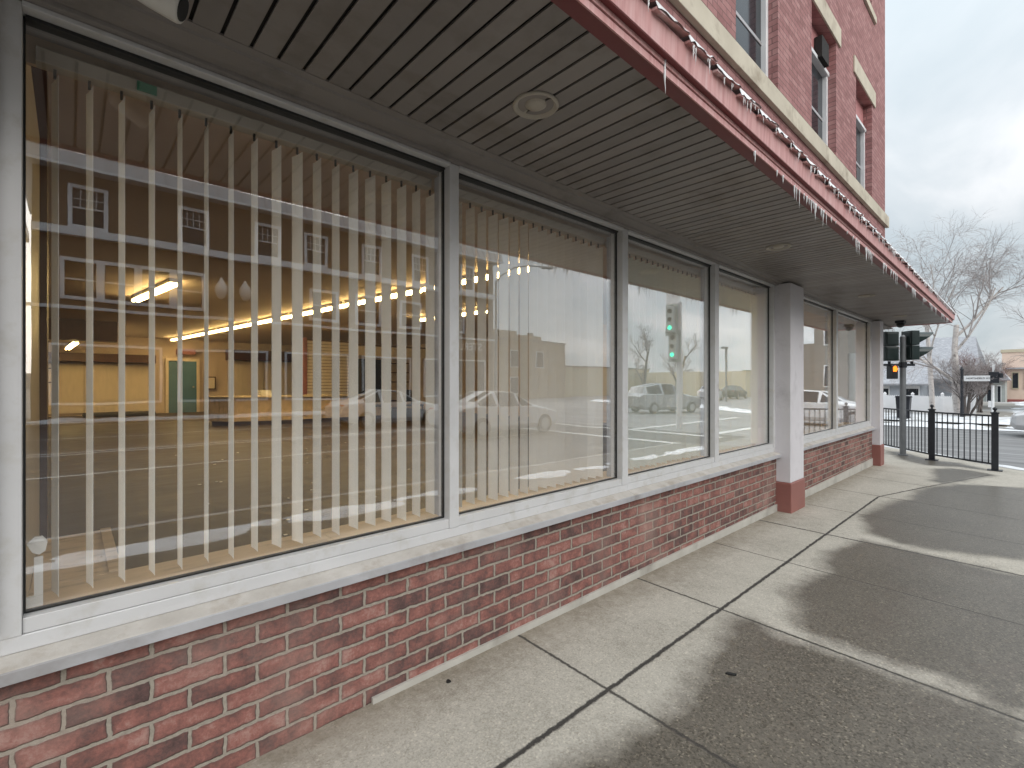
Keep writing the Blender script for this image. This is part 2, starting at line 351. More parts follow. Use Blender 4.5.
# joints and tar
wig = mathn(N, L, 'MULTIPLY', mathn(N, L, 'SUBTRACT', noise_tex(N, L, v, 22, 7, .75), .5), .034)
jd = mathn(N, L, 'ABSOLUTE', mathn(N, L, 'ADD', aj.outputs['Fac'], mathn(N, L, 'MULTIPLY', wig, .6)))
jr = ramp(N, [(.0, (1,1,1)), (.0032, (1,1,1)), (.0062, (0,0,0))]); L.new(jd, jr.inputs[0])
cd = mathn(N, L, 'ABSOLUTE', mathn(N, L, 'ADD', ac.outputs['Fac'], wig))
cr = ramp(N, [(.0, (1,1,1)), (.009, (1,1,1)), (.0145, (0,0,0))]); L.new(cd, cr.inputs[0])
jm = mathn(N, L, 'MAXIMUM', jr.outputs[0], cr.outputs[0])
tar = ramp(N, [(.3, (.035,.032,.03)), (.7, (.085,.078,.07))]); L.new(fine, tar.inputs[0])
c = mixc(N, L, jm, c, tar.outputs[0])
L.new(c, b.inputs['Base Color'])
L.new(mathn(N, L, 'SUBTRACT', .88, mathn(N, L, 'MULTIPLY', wet, .56)), b.inputs['Roughness'])
h = mathn(N, L, 'ADD', mathn(N, L, 'MULTIPLY', jm, -1.6), mathn(N, L, 'ADD', mathn(N, L, 'MULTIPLY', fine, .5), mathn(N, L, 'MULTIPLY', mid, .3)))
bp = N.new('ShaderNodeBump'); bp.inputs['Strength'].default_value = .45; bp.inputs['Distance'].default_value = .006
L.new(h, bp.inputs['Height']); L.new(bp.outputs[0], b.inputs['Normal']); M['pavement'] = m

# salted asphalt, streaked
m, b = base_mat('salted_asphalt', .6); N, L = nt(m); v = objvec(N)
f = noise_tex(N, L, scaled(N, L, v, (1.2, .08, 1)), 1.6, 6, .65); g = noise_tex(N, L, v, 60, 3, .7)
r = ramp(N, [(.3, (.13,.128,.128)), (.5, (.20,.198,.198)), (.64, (.30,.30,.302)), (.75, (.45,.45,.455))])
L.new(mathn(N, L, 'ADD', f, mathn(N, L, 'MULTIPLY', mathn(N, L, 'SUBTRACT', g, .5), .15)), r.inputs[0]); L.new(r.outputs[0], b.inputs['Base Color']); M['asphalt_cross'] = m
m, b = base_mat('grey_asphalt', .55); N, L = nt(m); v = objvec(N)
f = noise_tex(N, L, scaled(N, L, v, (.08, 1.0, 1)), 1.2, 6, .65); g = noise_tex(N, L, v, 60, 3, .7)
r = ramp(N, [(.3, (.042,.039,.037)), (.55, (.066,.062,.058)), (.75, (.12,.116,.11))])
L.new(mathn(N, L, 'ADD', f, mathn(N, L, 'MULTIPLY', mathn(N, L, 'SUBTRACT', g, .5), .15)), r.inputs[0]); L.new(r.outputs[0], b.inputs['Base Color']); M['asphalt'] = m
M['ground'] = mk('winter_ground', (.22,.20,.17), (.32,.31,.29), .4, .95, dirt=(.55,.56,.57), dscale=.2)
M['kerb'] = mk('granite_kerb', (.34,.33,.32), (.42,.41,.40), 8, .8, .2, 40)
M['paint'] = mk('road_paint', (.62,.62,.60), (.70,.70,.68), 6, .7, dirt=(.4,.4,.39), dscale=5)

# ------------------------------------------------------------------ world, sun, camera
w = bpy.data.worlds.new('World'); scene.world = w; w.use_nodes = True
N, L = w.node_tree.nodes, w.node_tree.links; bg = N['Background']
SUN_EL, SUN_AZ = R(26), R(196)
sky = N.new('ShaderNodeTexSky'); sky.sky_type = 'NISHITA'; sky.sun_disc = False; sky.sun_elevation = SUN_EL; sky.sun_rotation = SUN_AZ
sky.air_density = 1.0; sky.dust_density = 2.0
tc = N.new('ShaderNodeTexCoord'); sp = N.new('ShaderNodeSeparateXYZ'); L.new(tc.outputs['Generated'], sp.inputs[0])
zz = mathn(N, L, 'ADD', mathn(N, L, 'MAXIMUM', sp.outputs[2], 0.0), .22)
cb = N.new('ShaderNodeCombineXYZ'); L.new(mathn(N, L, 'DIVIDE', sp.outputs[0], zz), cb.inputs[0]); L.new(mathn(N, L, 'DIVIDE', sp.outputs[1], zz), cb.inputs[1])
cl = noise_tex(N, L, scaled(N, L, cb.outputs[0], (.8, 1.7, 1)), 1.1, 6, .52, .5)
cr = ramp(N, [(.30, (3.15,3.6,3.9)), (.44, (3.7,4.1,4.35)), (.54, (4.3,4.6,4.8)), (.66, (5.5,5.6,5.7))]); L.new(cl, cr.inputs[0])
# an overcast sky is about three times as bright overhead as at the horizon
zen = mathn(N, L, 'ADD', .80, mathn(N, L, 'MULTIPLY', mathn(N, L, 'POWER', mathn(N, L, 'MAXIMUM', sp.outputs[2], 0.0), 1.6), 1.35))
cc = N.new('ShaderNodeVectorMath'); cc.operation = 'SCALE'; L.new(cr.outputs[0], cc.inputs[0]); L.new(zen, cc.inputs['Scale'])
L.new(mixc(N, L, .92, sky.outputs[0], cc.outputs[0]), bg.inputs[0]); bg.inputs[1].default_value = .1

sd = bpy.data.lights.new('Sun', 'SUN'); sd.energy = 1.5; sd.angle = R(75); sd.color = (1, .96, .9)
so = bpy.data.objects.new('Sun', sd); col.objects.link(so)
az = SUN_AZ; dirv = Vector((math.sin(az)*math.cos(SUN_EL), math.cos(az)*math.cos(SUN_EL), math.sin(SUN_EL)))
so.rotation_euler = dirv.to_track_quat('Z', 'Y').to_euler(); so.location = (0, -10, 30)

cd_ = bpy.data.cameras.new('Camera'); cam = bpy.data.objects.new('Camera', cd_); col.objects.link(cam)
cd_.sensor_width = 36; cd_.lens = 480/1024*36; cd_.shift_y = -1/1024; cd_.clip_start = .05; cd_.clip_end = 2000
cam.location = (0, 0, 1.5); cam.rotation_euler = (R(90), 0, R(47.345-90)); scene.camera = cam
vs = scene.view_settings; vs.view_transform = 'Standard'; vs.look = 'None'; vs.exposure = .92; vs.gamma = 1
scene.cycles.use_denoising = True; scene.cycles.max_bounces = 10; scene.cycles.diffuse_bounces = 4; scene.cycles.transparent_max_bounces = 24
scene.cycles.caustics_reflective = False; scene.cycles.caustics_refractive = False; scene.cycles.sample_clamp_indirect = 6

# ------------------------------------------------------------------ ground
def strip_sheet(name, rows, mat):
    mb = MB(); n = len(rows[0])
    mb.v = [p for r_ in rows for p in r_]
    mb.f = [(i*n+j, i*n+j+1, (i+1)*n+j+1, (i+1)*n+j) for i in range(len(rows)-1) for j in range(n-1)]
    return mb.build(name, mat)
RZ = -.135
tag(strip_sheet('ground', [[(-500,-500,-1.0),(-500,500,-1.0)],[(900,-500,-1.0),(900,500,-1.0)]], M['ground']), kind='structure')
xs = [-70,-14,15,16.2]
tag(strip_sheet('road', [[(x,-20.6,gz(x)+RZ),(x,-1.9,gz(x)+RZ)] for x in xs], M['asphalt']), kind='structure')
tag(strip_sheet('cross_road', [[(x,-70,gz(x)+RZ-.004),(x,70,gz(x)+RZ-.004)] for x in (11.0,15,26)], M['asphalt_cross']), kind='structure')
tag(strip_sheet('parking_lot', [[(x,-60,gz(15)+RZ-.008),(x,-3,gz(15)+RZ-.008)] for x in (25,120)], M['asphalt_cross']), kind='structure')
tag(strip_sheet('far_pavement', [[(x,-24,gz(x)+.0),(x,-20.5,gz(x)+.0)] for x in (-70,-14,15,23)], M['concrete_strip']), kind='structure')
kb = MB()
for x0, x1 in ((-70,-14),(-14,15),(15,23)):
    kb.add([(x0,-20.5,gz(x0)+RZ-.05),(x1,-20.5,gz(x1)+RZ-.05),(x1,-20.5,gz(x1)+.003),(x0,-20.5,gz(x0)+.003),(x0,-20.66,gz(x0)+RZ-.05),(x1,-20.66,gz(x1)+RZ-.05),(x1,-20.66,gz(x1)+.003),(x0,-20.66,gz(x0)+.003)],
           [(0,1,2,3),(3,2,6,7),(4,5,6,7)])
tag(kb.build('far_kerb', M['kerb']), kind='structure')

# pavement sheet with wet, crack, joint attributes
def xmax(y):
    P = [(-1.95,11.8),(-.6,12.3),(.2,12.75),(1.1,13.75),(2.75,15.6),(4.5,16.0),(9,16.0)]
    for (a, xa), (b_, xb) in zip(P, P[1:]):
        if a <= y <= b_: return xa + (xb-xa)*(y-a)/(b_-a)
    return P[-1][1] if y > 4 else P[0][1]
def crack_y(x):
    if x < 8.14: return 1.41 + .003*x
    if x < 9.48: return 1.435 - (x-8.14)*.25
    return 1.10 - (x-9.48)*.275
JX = [-2.98,-1.75,-.62,1.945,3.215,4.50,5.655,6.86,8.19,9.66,10.6]
SK = [.045,.045,.045,.045,.05,.06,.05,.12,.19,.27,.26]
JW = [1.3,1.3,1.3,1.6,1.7,1.15,2.7,1.3,1.7,1.5,1.3]
WET = [
  [(1.397, 1.216), (1.59, 1.196), (1.795, 1.14), (1.96, 1.131), (2.082, 1.15), (2.281, 1.162), (2.555, 1.21), (2.801, 1.266), (2.968, 1.304), (3.118, 1.287), (3.159, 1.199), (3.158, 0.928), (3.138, 0.633), (3.142, 0.309), (3.142, 0.009), (2.643, -0.066), (1.779, 0.263), (1.228, 0.924)] ,
  [(5.699, 1.101), (5.369, 1.2), (5.07, 1.247), (4.789, 1.23), (4.558, 1.135), (4.216, 1.17), (3.925, 1.187), (3.728, 1.185), (3.639, 1.119), (3.485, 1.083), (3.347, 0.995), (3.289, 0.886), (3.299, 0.787), (3.284, 0.686), (3.327, 0.579), (3.272, 0.462), (3.321, 0.347), (3.287, 0.286), (3.293, 0.194), (3.223, 0.156), (3.259, 0.009), (4.326, -0.109), (5.539, -0.139), (5.565, 0.016)] ,
  [(10.177, 0.792), (9.387, 1.092), (8.25, 1.165), (7.632, 1.277), (7.065, 1.326), (6.602, 1.331), (6.317, 1.221), (6.002, 1.126), (5.885, 0.976), (5.834, 0.824), (5.863, 0.577), (5.958, 0.32), (6.149, 0.018), (8.283, -0.208), (10.74, -0.27)] ,
  [(11.577, 1.222), (12.1, 1.051), (12.015, 0.709), (11.702, 0.467), (10.709, 0.749), (10.02, 0.928), (10.156, 1.12), (10.813, 1.116)] ,
  [(14.597, 2.461), (14.081, 1.988), (13.121, 1.447), (13.035, 1.014), (12.626, 0.745), (12.305, 0.595), (12.402, 0.937), (12.193, 1.419), (12.81, 1.891)] ,
]
WET += [[(-14.5,1.08),(1.2,1.16),(1.45,.9),(1.9,-2.2),(-14.5,-2.2)], [(-14.5,-.42),(12.4,-.42),(12.4,-2.2),(-14.5,-2.2)]]
def sdist(x, y, P):
    ins = False; d = 1e9; n = len(P)
    for i in range(n):
        (ax, ay), (bx, by) = P[i], P[(i+1) % n]
        if (ay > y) != (by > y) and x < (bx-ax)*(y-ay)/(by-ay)+ax: ins = not ins
        L2 = (bx-ax)**2+(by-ay)**2; t_ = max(0, min(1, ((x-ax)*(bx-ax)+(y-ay)*(by-ay))/L2))
        d = min(d, math.hypot(x-ax-t_*(bx-ax), y-ay-t_*(by-ay)))
    return d if ins else -d
ys = [-1.95+.05*i for i in range(83)] + [2.2+.3*i for i in range(1, 24)]
nx = [-14, -10, -6, -4] + [-2.5+.06*i for i in range(310)]
mb = MB(); W=[]; CK=[]; JT=[]; WD=[]
for y in ys:
    for x in nx:
        if y > 2.3: x = max(x, 11.3)
        xx = min(x, xmax(y)); mb.v.append((xx, y, gz(xx)))
        W.append(max(-.5, min(.5, 2.4*max(sdist(xx, y, P) for P in WET))) if y < 3 else -.5)
        CK.append(y - crack_y(xx) if -5 < xx < 11.7 else 1)
        jd_ = min(((xx - (jx + sk*(y-1.4))) for jx, sk in zip(JX, SK)), key=abs); 
        jw = JW[min(range(len(JX)), key=lambda q: abs(xx-(JX[q]+SK[q]*(y-1.4))))]; JT.append(jd_/jw if y < 2.2 else 1)
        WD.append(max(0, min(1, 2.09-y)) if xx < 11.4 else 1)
n = len(nx)
for j in range(len(ys)-1):
    for i in range(n-1):
        a, b_, c_, d_ = j*n+i, j*n+i+1, (j+1)*n+i+1, (j+1)*n+i
        if mb.v[b_][0]-mb.v[a][0] < 1e-6 and mb.v[c_][0]-mb.v[d_][0] < 1e-6: continue
        mb.f.append((a, b_, c_, d_))
me = bpy.data.meshes.new('pavement'); me.from_pydata(mb.v, [], mb.f); me.update()
for nm, arr in (('wet', W), ('crack', CK), ('joint', JT), ('walld', WD)):
    at_ = me.attributes.new(nm, 'FLOAT', 'POINT'); at_.data.foreach_set('value', arr)
me.materials.append(M['pavement']); po = bpy.data.objects.new('pavement', me); col.objects.link(po); tag(po, kind='structure')
# kerb round the corner
edge = [(-14,-1.95),(11.8,-1.95)] + [(xmax(y), y) for y in (-.6,.2,1.1,2.75,4.5,9)]
kb = MB()
for (xa, ya), (xb, yb) in zip(edge, edge[1:]):
    d = Vector((xb-xa, yb-ya, 0)).normalized(); o_ = Vector((d.y, -d.x, 0))*.14
    kb.add([(xa,ya,gz(xa)+.004),(xb,yb,gz(xb)+.004),(xb+o_.x,yb+o_.y,gz(xb)-.004),(xa+o_.x,ya+o_.y,gz(xa)-.004),
            (xa+o_.x,ya+o_.y,gz(xa)+RZ-.06),(xb+o_.x,yb+o_.y,gz(xb)+RZ-.06)], [(0,1,2,3),(3,2,5,4)])
tag(kb.build('kerb', M['kerb']), kind='structure')

def snow_band(path, width, h, seed, thr=.0, step=.15, cross=10, base=None, name='snow'):
    """snow bank: a height field round a path that dives under the ground where it melts away"""
    pts = [Vector(p) for p in path]; line = []
    for a, b_ in zip(pts, pts[1:]):
        k = max(1, int((b_-a).length/step)); line += [(a+(b_-a)*i/k, (b_-a).normalized()) for i in range(k)]
    line.append((pts[-1], (pts[-1]-pts[-2]).normalized()))
    rows = []
    for p, d in line:
        s_ = Vector((d.y, -d.x)); row = []
        for j in range(cross+1):
            u = j/cross*2-1; q = p + s_*u*width/2
            z = h*(1-u*u)*(.45+1.3*(mnoise.noise((q.x*1.1, q.y*1.1, seed))*.6+mnoise.noise((q.x*5, q.y*5, seed))*.25)) - thr - .02*(abs(u) > .95)
            row.append((q.x, q.y, (base(q.x) if base else gz(q.x)) + z))
        rows.append(row)
    o = strip_sheet(name, rows, M['snow'])
    for q in o.data.polygons: q.use_smooth = True
    return tag(o, kind='structure')
snow_band([(-12,-1.15),(11.5,-1.15)], .7, .06, 1.3, .026)
snow_band([(12.9,.05),(13.75,.98),(15.6,2.75),(16,4.5)], .35, .05, 7.7, .012, .08, 8)
snow_band([(-60,-21.2),(22,-21.2)], 1.6, .16, 4.1, .02, .3)
def fz(x): return gz(15)-.02
snow_band([(25.6,60),(25.4,2),(26.6,-3),(33.5,-12),(37,-24)], 1.5, .20, 2.2, -.03, .3, 10, lambda x: gz(15)-.13)
snow_band([(29.0,40),(29.0,.6)], 5.4, .14, 9.2, -.14, .4, 14, lambda x: gz(15)-.1)
snow_band([(62,.5),(34,.3)], 2.2, .1, 3.2, 0, .4, 10, lambda x: gz(15)-.1)
tag(strip_sheet('verge', [[(x,0.2,gz(15)-.05),(x,60,gz(15)-.05)] for x in (25.2,60)], M['ground']), kind='structure')

# crosswalk and lane lines
rm = MB()
for k in range(2):
    x0 = 12.6+k*2.6; rm.add([(x0,-19.5,gz(x0)+RZ+.004),(x0+.3,-19.5,gz(x0+.3)+RZ+.004),(x0+.3,-2.4,gz(x0+.3)+RZ+.004),(x0,-2.4,gz(x0)+RZ+.004)], [(0,1,2,3)])
for y in (-7.2, -10.6, -11.0, -14.8):
    for x0, x1 in ((-60,-14),(-14,11.6)):
        rm.add([(x0,y,gz(x0)+RZ+.004),(x1,y,gz(x1)+RZ+.004),(x1,y+.11,gz(x1)+RZ+.004),(x0,y+.11,gz(x0)+RZ+.004)], [(0,1,2,3)])
for y in (-3.2, -6.0):
    rm.add([(15.6,y,gz(15.6)+RZ+.004),(25,y,gz(15.6)+RZ+.004),(25,y+.3,gz(15.6)+RZ+.004),(15.6,y+.3,gz(15.6)+RZ+.004)], [(0,1,2,3)])
tag(rm.build('road_marking', M['paint']), kind='structure')

# distant wooded hill
hm = []
for i in range(61):
    a_ = -60+i*4; row = []
    for j in range(8):
        rr = 230+j*28; an = R(a_*.9-50)
        x, y = rr*math.cos(an), rr*math.sin(an)
        row.append((x, y, -3 + (j/7)**.6*(11+4*mnoise.noise((i*.21, j*.2, 3))+1.2*mnoise.noise((i*1.7, j, 8)))))
    hm.append(row)
tag(strip_sheet('hill', hm, M['hill']), kind='structure')

def scrap(name, x, y, w_, l_, rz, label, mat):
    m_ = MB(); n_ = 7; cs, sn_ = math.cos(rz), math.sin(rz)
    P = [(w_*math.cos(6.283*k/n_)*random.uniform(.7,1.1), l_*math.sin(6.283*k/n_)*random.uniform(.7,1.1)) for k in range(n_)]
    m_.prism([(x+a*cs-b_*sn_, y+a*sn_+b_*cs) for a, b_ in P], 'z', gz(x)+.001, gz(x)+.008)
    tag(m_.build(name, mat), label, name.split('_')[-1])
scrap('rubber_scrap', 2.52, 1.06, .012, .034, .5, 'black scrap of rubber on the nearest wet pavement patch', M['gasket'])
scrap('black_pebble', 1.40, 1.99, .012, .014, .2, 'small black pebble on the dry pavement near the brick wall', M['gasket'])

# ------------------------------------------------------------------ the corner building
B = thing('brick_building', (5, 2.1, 0), 'red brick corner building with long shop windows under a pink edged canopy', 'building')
YG = 2.17                                                  # glass plane
def yo(x): return 1.018 + .0105*x                           # outer and inner edge of the soffit
def yi(x): return 1.905 + .015*x
bays = [(-4.0, 6.30), (6.76, 11.37)]
for x0, x1 in bays:
    MB().box(x0, x1, 2.10, 2.32, -.2, .612).build('knee_wall', M['brick'], B)
    if x0 < 0: xs0 = 1.04
    else: xs0 = x0
    top = lambda x: gz(x) + .002 + .0104*(x-1.04)+.026
    MB().add([(xs0,2.085,gz(xs0)-.05),(x1,2.085,gz(x1)-.05),(x1,2.085,top(x1)),(xs0,2.085,top(xs0)),(xs0,2.12,gz(xs0)-.05),(x1,2.12,gz(x1)-.05),(x1,2.12,top(x1)),(xs0,2.12,top(xs0))],
             [(0,1,2,3),(3,2,6,7),(0,3,7,4),(1,5,6,2)]).build('base_strip', M['concrete_strip'], B)
    # sill: nose, worn slope, upright cap
    joints = [x0+.0, 3.16, x1] if x0 < 0 else [x0, 9.02, x1]
    for a, c_ in zip(joints, joints[1:]):
        MB().extr_x([(2.046,.612),(2.046,.646),(2.051,.650),(2.112,.6715),(2.32,.6715),(2.32,.612)], a+.0015, c_-.0015).build('window_sill', M['sillpaint'], B, bevel=.003)
        MB().extr_x([(2.041,.610),(2.041,.645),(2.0455,.649),(2.0455,.610)], a+.001, c_-.001).build('sill_nose', M['alu_dark'], B, bevel=.001)
        MB().extr_x([(2.1125,.672),(2.115,.7215),(2.32,.7215),(2.32,.672)], a+.001, c_-.001).build('sill_upright', M['alu'], B, bevel=.003)
    MB().extr_x([(2.062,.604),(2.062,.612),(2.099,.612),(2.099,.604)], x0, x1).build('sill_shade_strip', M['dark_gap'], B)  # near-black strip added for the shade under the sill

def storefront(x0, x1, lm, rm_, zb=.749, zt=2.676):
    """one plate glass pane in its frame; lm, rm_ = widths of the uprights on this pane's left and right"""
    f = MB()
    f.box(x0, x1, 2.118, 2.158, zb-.026, zb+.022); f.box(x0, x1, 2.1585, 2.20, zb-.026, zb+.021)                # bottom rail
    f.box(x0, x1, 2.10, 2.20, zt-.016, zt)                 # head
    if lm: f.box(x0-lm, x0-.0005, 2.110, 2.215, .7225, zt)
    if rm_: f.box(x1+.0005, x1+rm_, 2.110, 2.215, .7225, zt)
    o = f.build('storefront_window', M['alu'], B, bevel=.002)
    g = MB()
    for a in ((x0, x0+.005), (x1-.006, x1)): g.box(a[0], a[1], 2.160, 2.181, zb+.0225, zt-.0165)
    g.box(x0+.0051, x1-.0061, 2.158, 2.182, zb+.0225, zb+.0275); g.box(x0+.0051, x1-.0061, 2.145, 2.19, zt-.027, zt-.0165)
    g.build('gasket', M['gasket'], o)
    MB().box(x0+.003, x1-.004, YG-.004, YG+.004, zb+.0255, zt-.024).build('glass_pane', M['glass'], o)
    return o
panes = [(-.108,1.492),(1.553,3.085),(3.160,4.650),(4.735,6.215)]
storefront(*panes[0], .06, .061); storefront(*panes[1], 0, .075); storefront(*panes[2], 0, .085); storefront(*panes[3], 0, .0585)
storefront(6.80, 8.93, .035, .10); storefront(9.03, 11.26, 0, .105)
storefront(-3.9, -.30, .05, 0)
MB().box(-.30, -.169, 2.075, 2.30, .749, 2.676).build('end_post', M['alu'], B, bevel=.004)
# interior face of the uprights
for a, c_ in ((1.495,1.55),(3.09,3.155),(4.655,4.73),(8.935,9.025)): MB().box(a, c_, 2.2155, 2.26, .77, 2.64).build('mullion_back', M['alu_dark'], B)

# header trim, a stepped crown between window head and soffit
for x0, x1 in ((-4, 13.2),):
    MB().extr_x([(2.075,2.677),(2.07,2.70),(2.30,2.72),(2.30,2.677)], x0, x1).build('header_band', M['trim'], B, bevel=.002)
    MB().extr_x([(1.905,2.708),(1.905,2.716),(1.955,2.716),(2.068,2.714),(2.066,2.690),(2.02,2.689),(1.95,2.698),(1.945,2.706)], x0, 13.0, lambda x: .015*x).build('crown_strip', M['trim'], B)

# pillars
for px0, px1, yf, pt in ((6.275,6.76,1.945,2.69),(11.365,11.655,1.975,2.69)):
    p = MB().box(px0, px1, yf, 2.34, .315, pt).build('pillar', M['pillar'], B, bevel=.004)
    f = MB(); e = .012
    x0, x1, y0 = px0-e, px1+e, yf-e; zb = gz(px0)-.06
    f.v = [(x0,y0,zb),(x1,y0,zb),(x1,2.33,zb),(x0,2.33,zb),(x0,y0,.30),(x1,y0,.30),(x1,2.33,.30),(x0,2.33,.30),(px0,yf,.3145),(px1,yf,.3145),(px1,2.33,.3145),(px0,2.33,.3145)]
    f.f = [(0,1,5,4),(1,2,6,5),(3,0,4,7),(4,5,9,8),(5,6,10,9),(7,4,8,11),(8,9,10,11),(2,3,7,6),(6,7,11,10)]
    f.build('pillar_base', M['pillar_red'], p, bevel=.006)
MB().box(11.37, 11.64, 2.345, 7.0, -.2, 2.69).build('return_wall', M['pillar'], B)

# soffit: individual lapped panels across the canopy
sf = MB(); x = -4.0+.0405; P_ = .0925
while x < 12.85:
    xa, xb = x+.0065, x+P_-.0075
    for (p, q, z0, z1) in ((xa, xb, 2.710, 2.718), (xb, xb+.003, 2.7155, 2.718)):
        sf.add([(p,yo(p)+.001,z0),(q,yo(q)+.001,z0),(q,yi(q),z0),(p,yi(p),z0),(p,yo(p)+.001,z1),(q,yo(q)+.001,z1),(q,yi(q),z1),(p,yi(p),z1)],
               [(0,3,2,1),(4,5,6,7),(0,1,5,4),(1,2,6,5),(2,3,7,6),(3,0,4,7)])
    x += P_
sfo = sf.build('soffit', M['soffit'], B)
MB().add([(-4,.98,2.725),(13.0,1.13,2.725),(13.0,2.3,2.725),(-4,2.3,2.725),(-4,.98,2.735),(13.0,1.13,2.735),(13.0,2.3,2.735),(-4,2.3,2.735)],
         [(0,3,2,1),(4,5,6,7),(0,1,5,4),(1,2,6,5),(2,3,7,6),(3,0,4,7)]).build('soffit_backing', M['dark_gap'], sfo)
# fascia: red underside strip, lip, drip groove, streaked board
XE = 13.0
fy = lambda x: .0105*x
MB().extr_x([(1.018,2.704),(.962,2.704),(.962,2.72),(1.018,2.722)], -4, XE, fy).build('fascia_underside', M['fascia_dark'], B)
lip = MB().extr_x([(.961,2.703),(.955,2.703),(.955,2.730),(.961,2.730)], -4, XE, fy)
lip.extr_x([(.961,2.736),(.951,2.736),(.949,2.753),(.961,2.753)], -4, XE, fy).build('fascia_lip', M['fascia'], B)
MB().extr_x([(.985,2.725),(.9615,2.7255),(.9615,2.745),(.985,2.745)], -4, XE, fy).build('drip_groove', M['dark_gap'], B)
MB().extr_x([(.961,2.7535),(.928,2.7535),(.928,2.757),(.961,2.757)], -4, XE, fy).build('fascia_shadow_strip', M['fascia_dark'], B)  # shade under the board put into the colour as dark red
MB().extr_x([(.95,2.7575),(.926,2.7575),(.921,2.853),(.95,2.853)], -4, XE, fy).build('fascia_board', M['fascia'], B)
# end of the canopy round the corner
MB().box(12.99, 13.03, 1.15, 2.6, 2.703, 2.853).build('canopy_end', M['fascia'], B)
MB().add([(-4,.925,2.858),(13.0,1.055,2.858),(13.0,2.09,3.2),(-4,2.09,3.2),(-4,.925,2.854),(13.0,1.055,2.854),(13.0,2.09,2.854),(-4,2.09,2.854)],
         [(0,1,2,3),(4,7,6,5),(0,4,5,1),(1,5,6,2),(3,7,4,0)]).build('canopy_roof', M['trim'], B)
tb = MB(); sn = MB(); x = -1.2
while x < 12.9:
    a = x; c_ = min(x+.246, 12.98); dz = .024+.008*random.random(); y0 = .898+fy(a); zt = 2.870
    tb.add([(a,y0,zt-dz),(c_,y0,zt),(c_,y0+.2,zt+.04),(a,y0+.2,zt+.03-dz),(a,y0,zt+.010-dz),(c_,y0,zt+.012),(c_,y0+.2,zt+.05),(a,y0+.2,zt+.04-dz)],
           [(0,1,5,4),(4,5,6,7),(0,3,2,1),(1,2,6,5),(0,4,7,3),(2,3,7,6)])
    n_ = 9; front = []
    for i in range(n_+1):      # ragged packed snow lying on the shingle
        u = i/n_; xx = a+(c_-a)*u; zlo = zt+.011-dz*(1-u)-.016*random.random(); zhi = zt+.016+.004*random.random()
        front.append((xx, y0-.004-.004*random.random(), zlo)); front.append((xx, y0+.01, max(zlo+.002, zhi))); front.append((xx, y0+.19, zt+.062))
    sn.add(front, [(3*i,3*i+3,3*i+4,3*i+1) for i in range(n_)]+[(3*i+1,3*i+4,3*i+5,3*i+2) for i in range(n_)])
    x += .25
tb.build('roof_shingles', M['frost_pink'], B)
sn.build('frost', M['snow'], B)

# upper storeys
ops = []
for x0, x1 in ((.15,1.37),(2.63,3.85),(5.11,6.33),(7.64,8.87),(10.13,11.36)):
    ops.append((x0, x1, 4.98, 6.86)); ops.append((x0, x1, 8.62, 10.4))
def wall_open(x0, x1, z0, z1, y0, y1, ops):
    mb = MB(); X = sorted({x0, x1, *[o[0] for o in ops], *[o[1] for o in ops]})
    for a, c_ in zip(X, X[1:]):
        holes = sorted((o[2], o[3]) for o in ops if o[0] <= a+1e-6 and o[1] >= c_-1e-6); z = z0
        for h0, h1 in holes:
            if h0 > z: mb.box(a, c_, y0, y1, z, h0)
            z = h1
        if z < z1: mb.box(a, c_, y0, y1, z, z1)
    return mb
wall_open(-4, 12.56, 2.74, 11.2, 2.10, 2.42, ops).build('upper_wall', M['brick_up'], B)
MB().box(12.25, 12.56, 2.421, 14, 2.74, 11.2).build('side_wall', M['brick_up'], B)
MB().box(-4, 12.62, 2.04, 2.0995, 4.75, 4.975).build('stone_belt', M['stone'], B, bevel=.006)
for (x0, x1, z0, z1) in ops:
    f = MB(); zt = z1-.5 if z1 < 8 else z1-.3
    f.box(x0+.001, x0+.07, 2.21, 2.33, z0+.004, zt); f.box(x1-.07, x1-.001, 2.21, 2.33, z0+.004, zt)
    f.box(x0+.071, x1-.071, 2.21, 2.33, z0+.004, z0+.07); f.box(x0+.001, x1-.001, 2.19, 2.33, zt+.0005, zt+.06)
    zm = (z0+zt)/2
    win = f.build('upper_window', M['white_frame'], B, bevel=.003)
    s = MB(); s.box(x0+.0705, x1-.0705, 2.262, 2.30, zm-.02, zm+.02)
    s.build('sash_rail', M['alu_dark'], win)
    MB().box(x0+.071, x1-.071, 2.27, 2.29, z0+.071, zt-.001).build('pane', M['dark_glass'], win)
    MB().box(x0+.001, x1-.001, 2.24, 2.30, zt+.061, z1-.002).build('panel', M['pink_panel'], win)
    MB().box(x0-.2, x1+.2, 2.075, 2.0985, z1+.001, z1+.29).build('lintel', M['stone'], win, bevel=.004)
    if z0 > 8: MB().box(x0-.2, x1+.2, 2.06, 2.0985, z0-.13, z0-.001).build('sill', M['stone'], win, bevel=.004)
MB().box(8.25, 8.60, 2.13, 2.235, 6.38, 6.70).build('vent_box', M['dark_gap'], B)

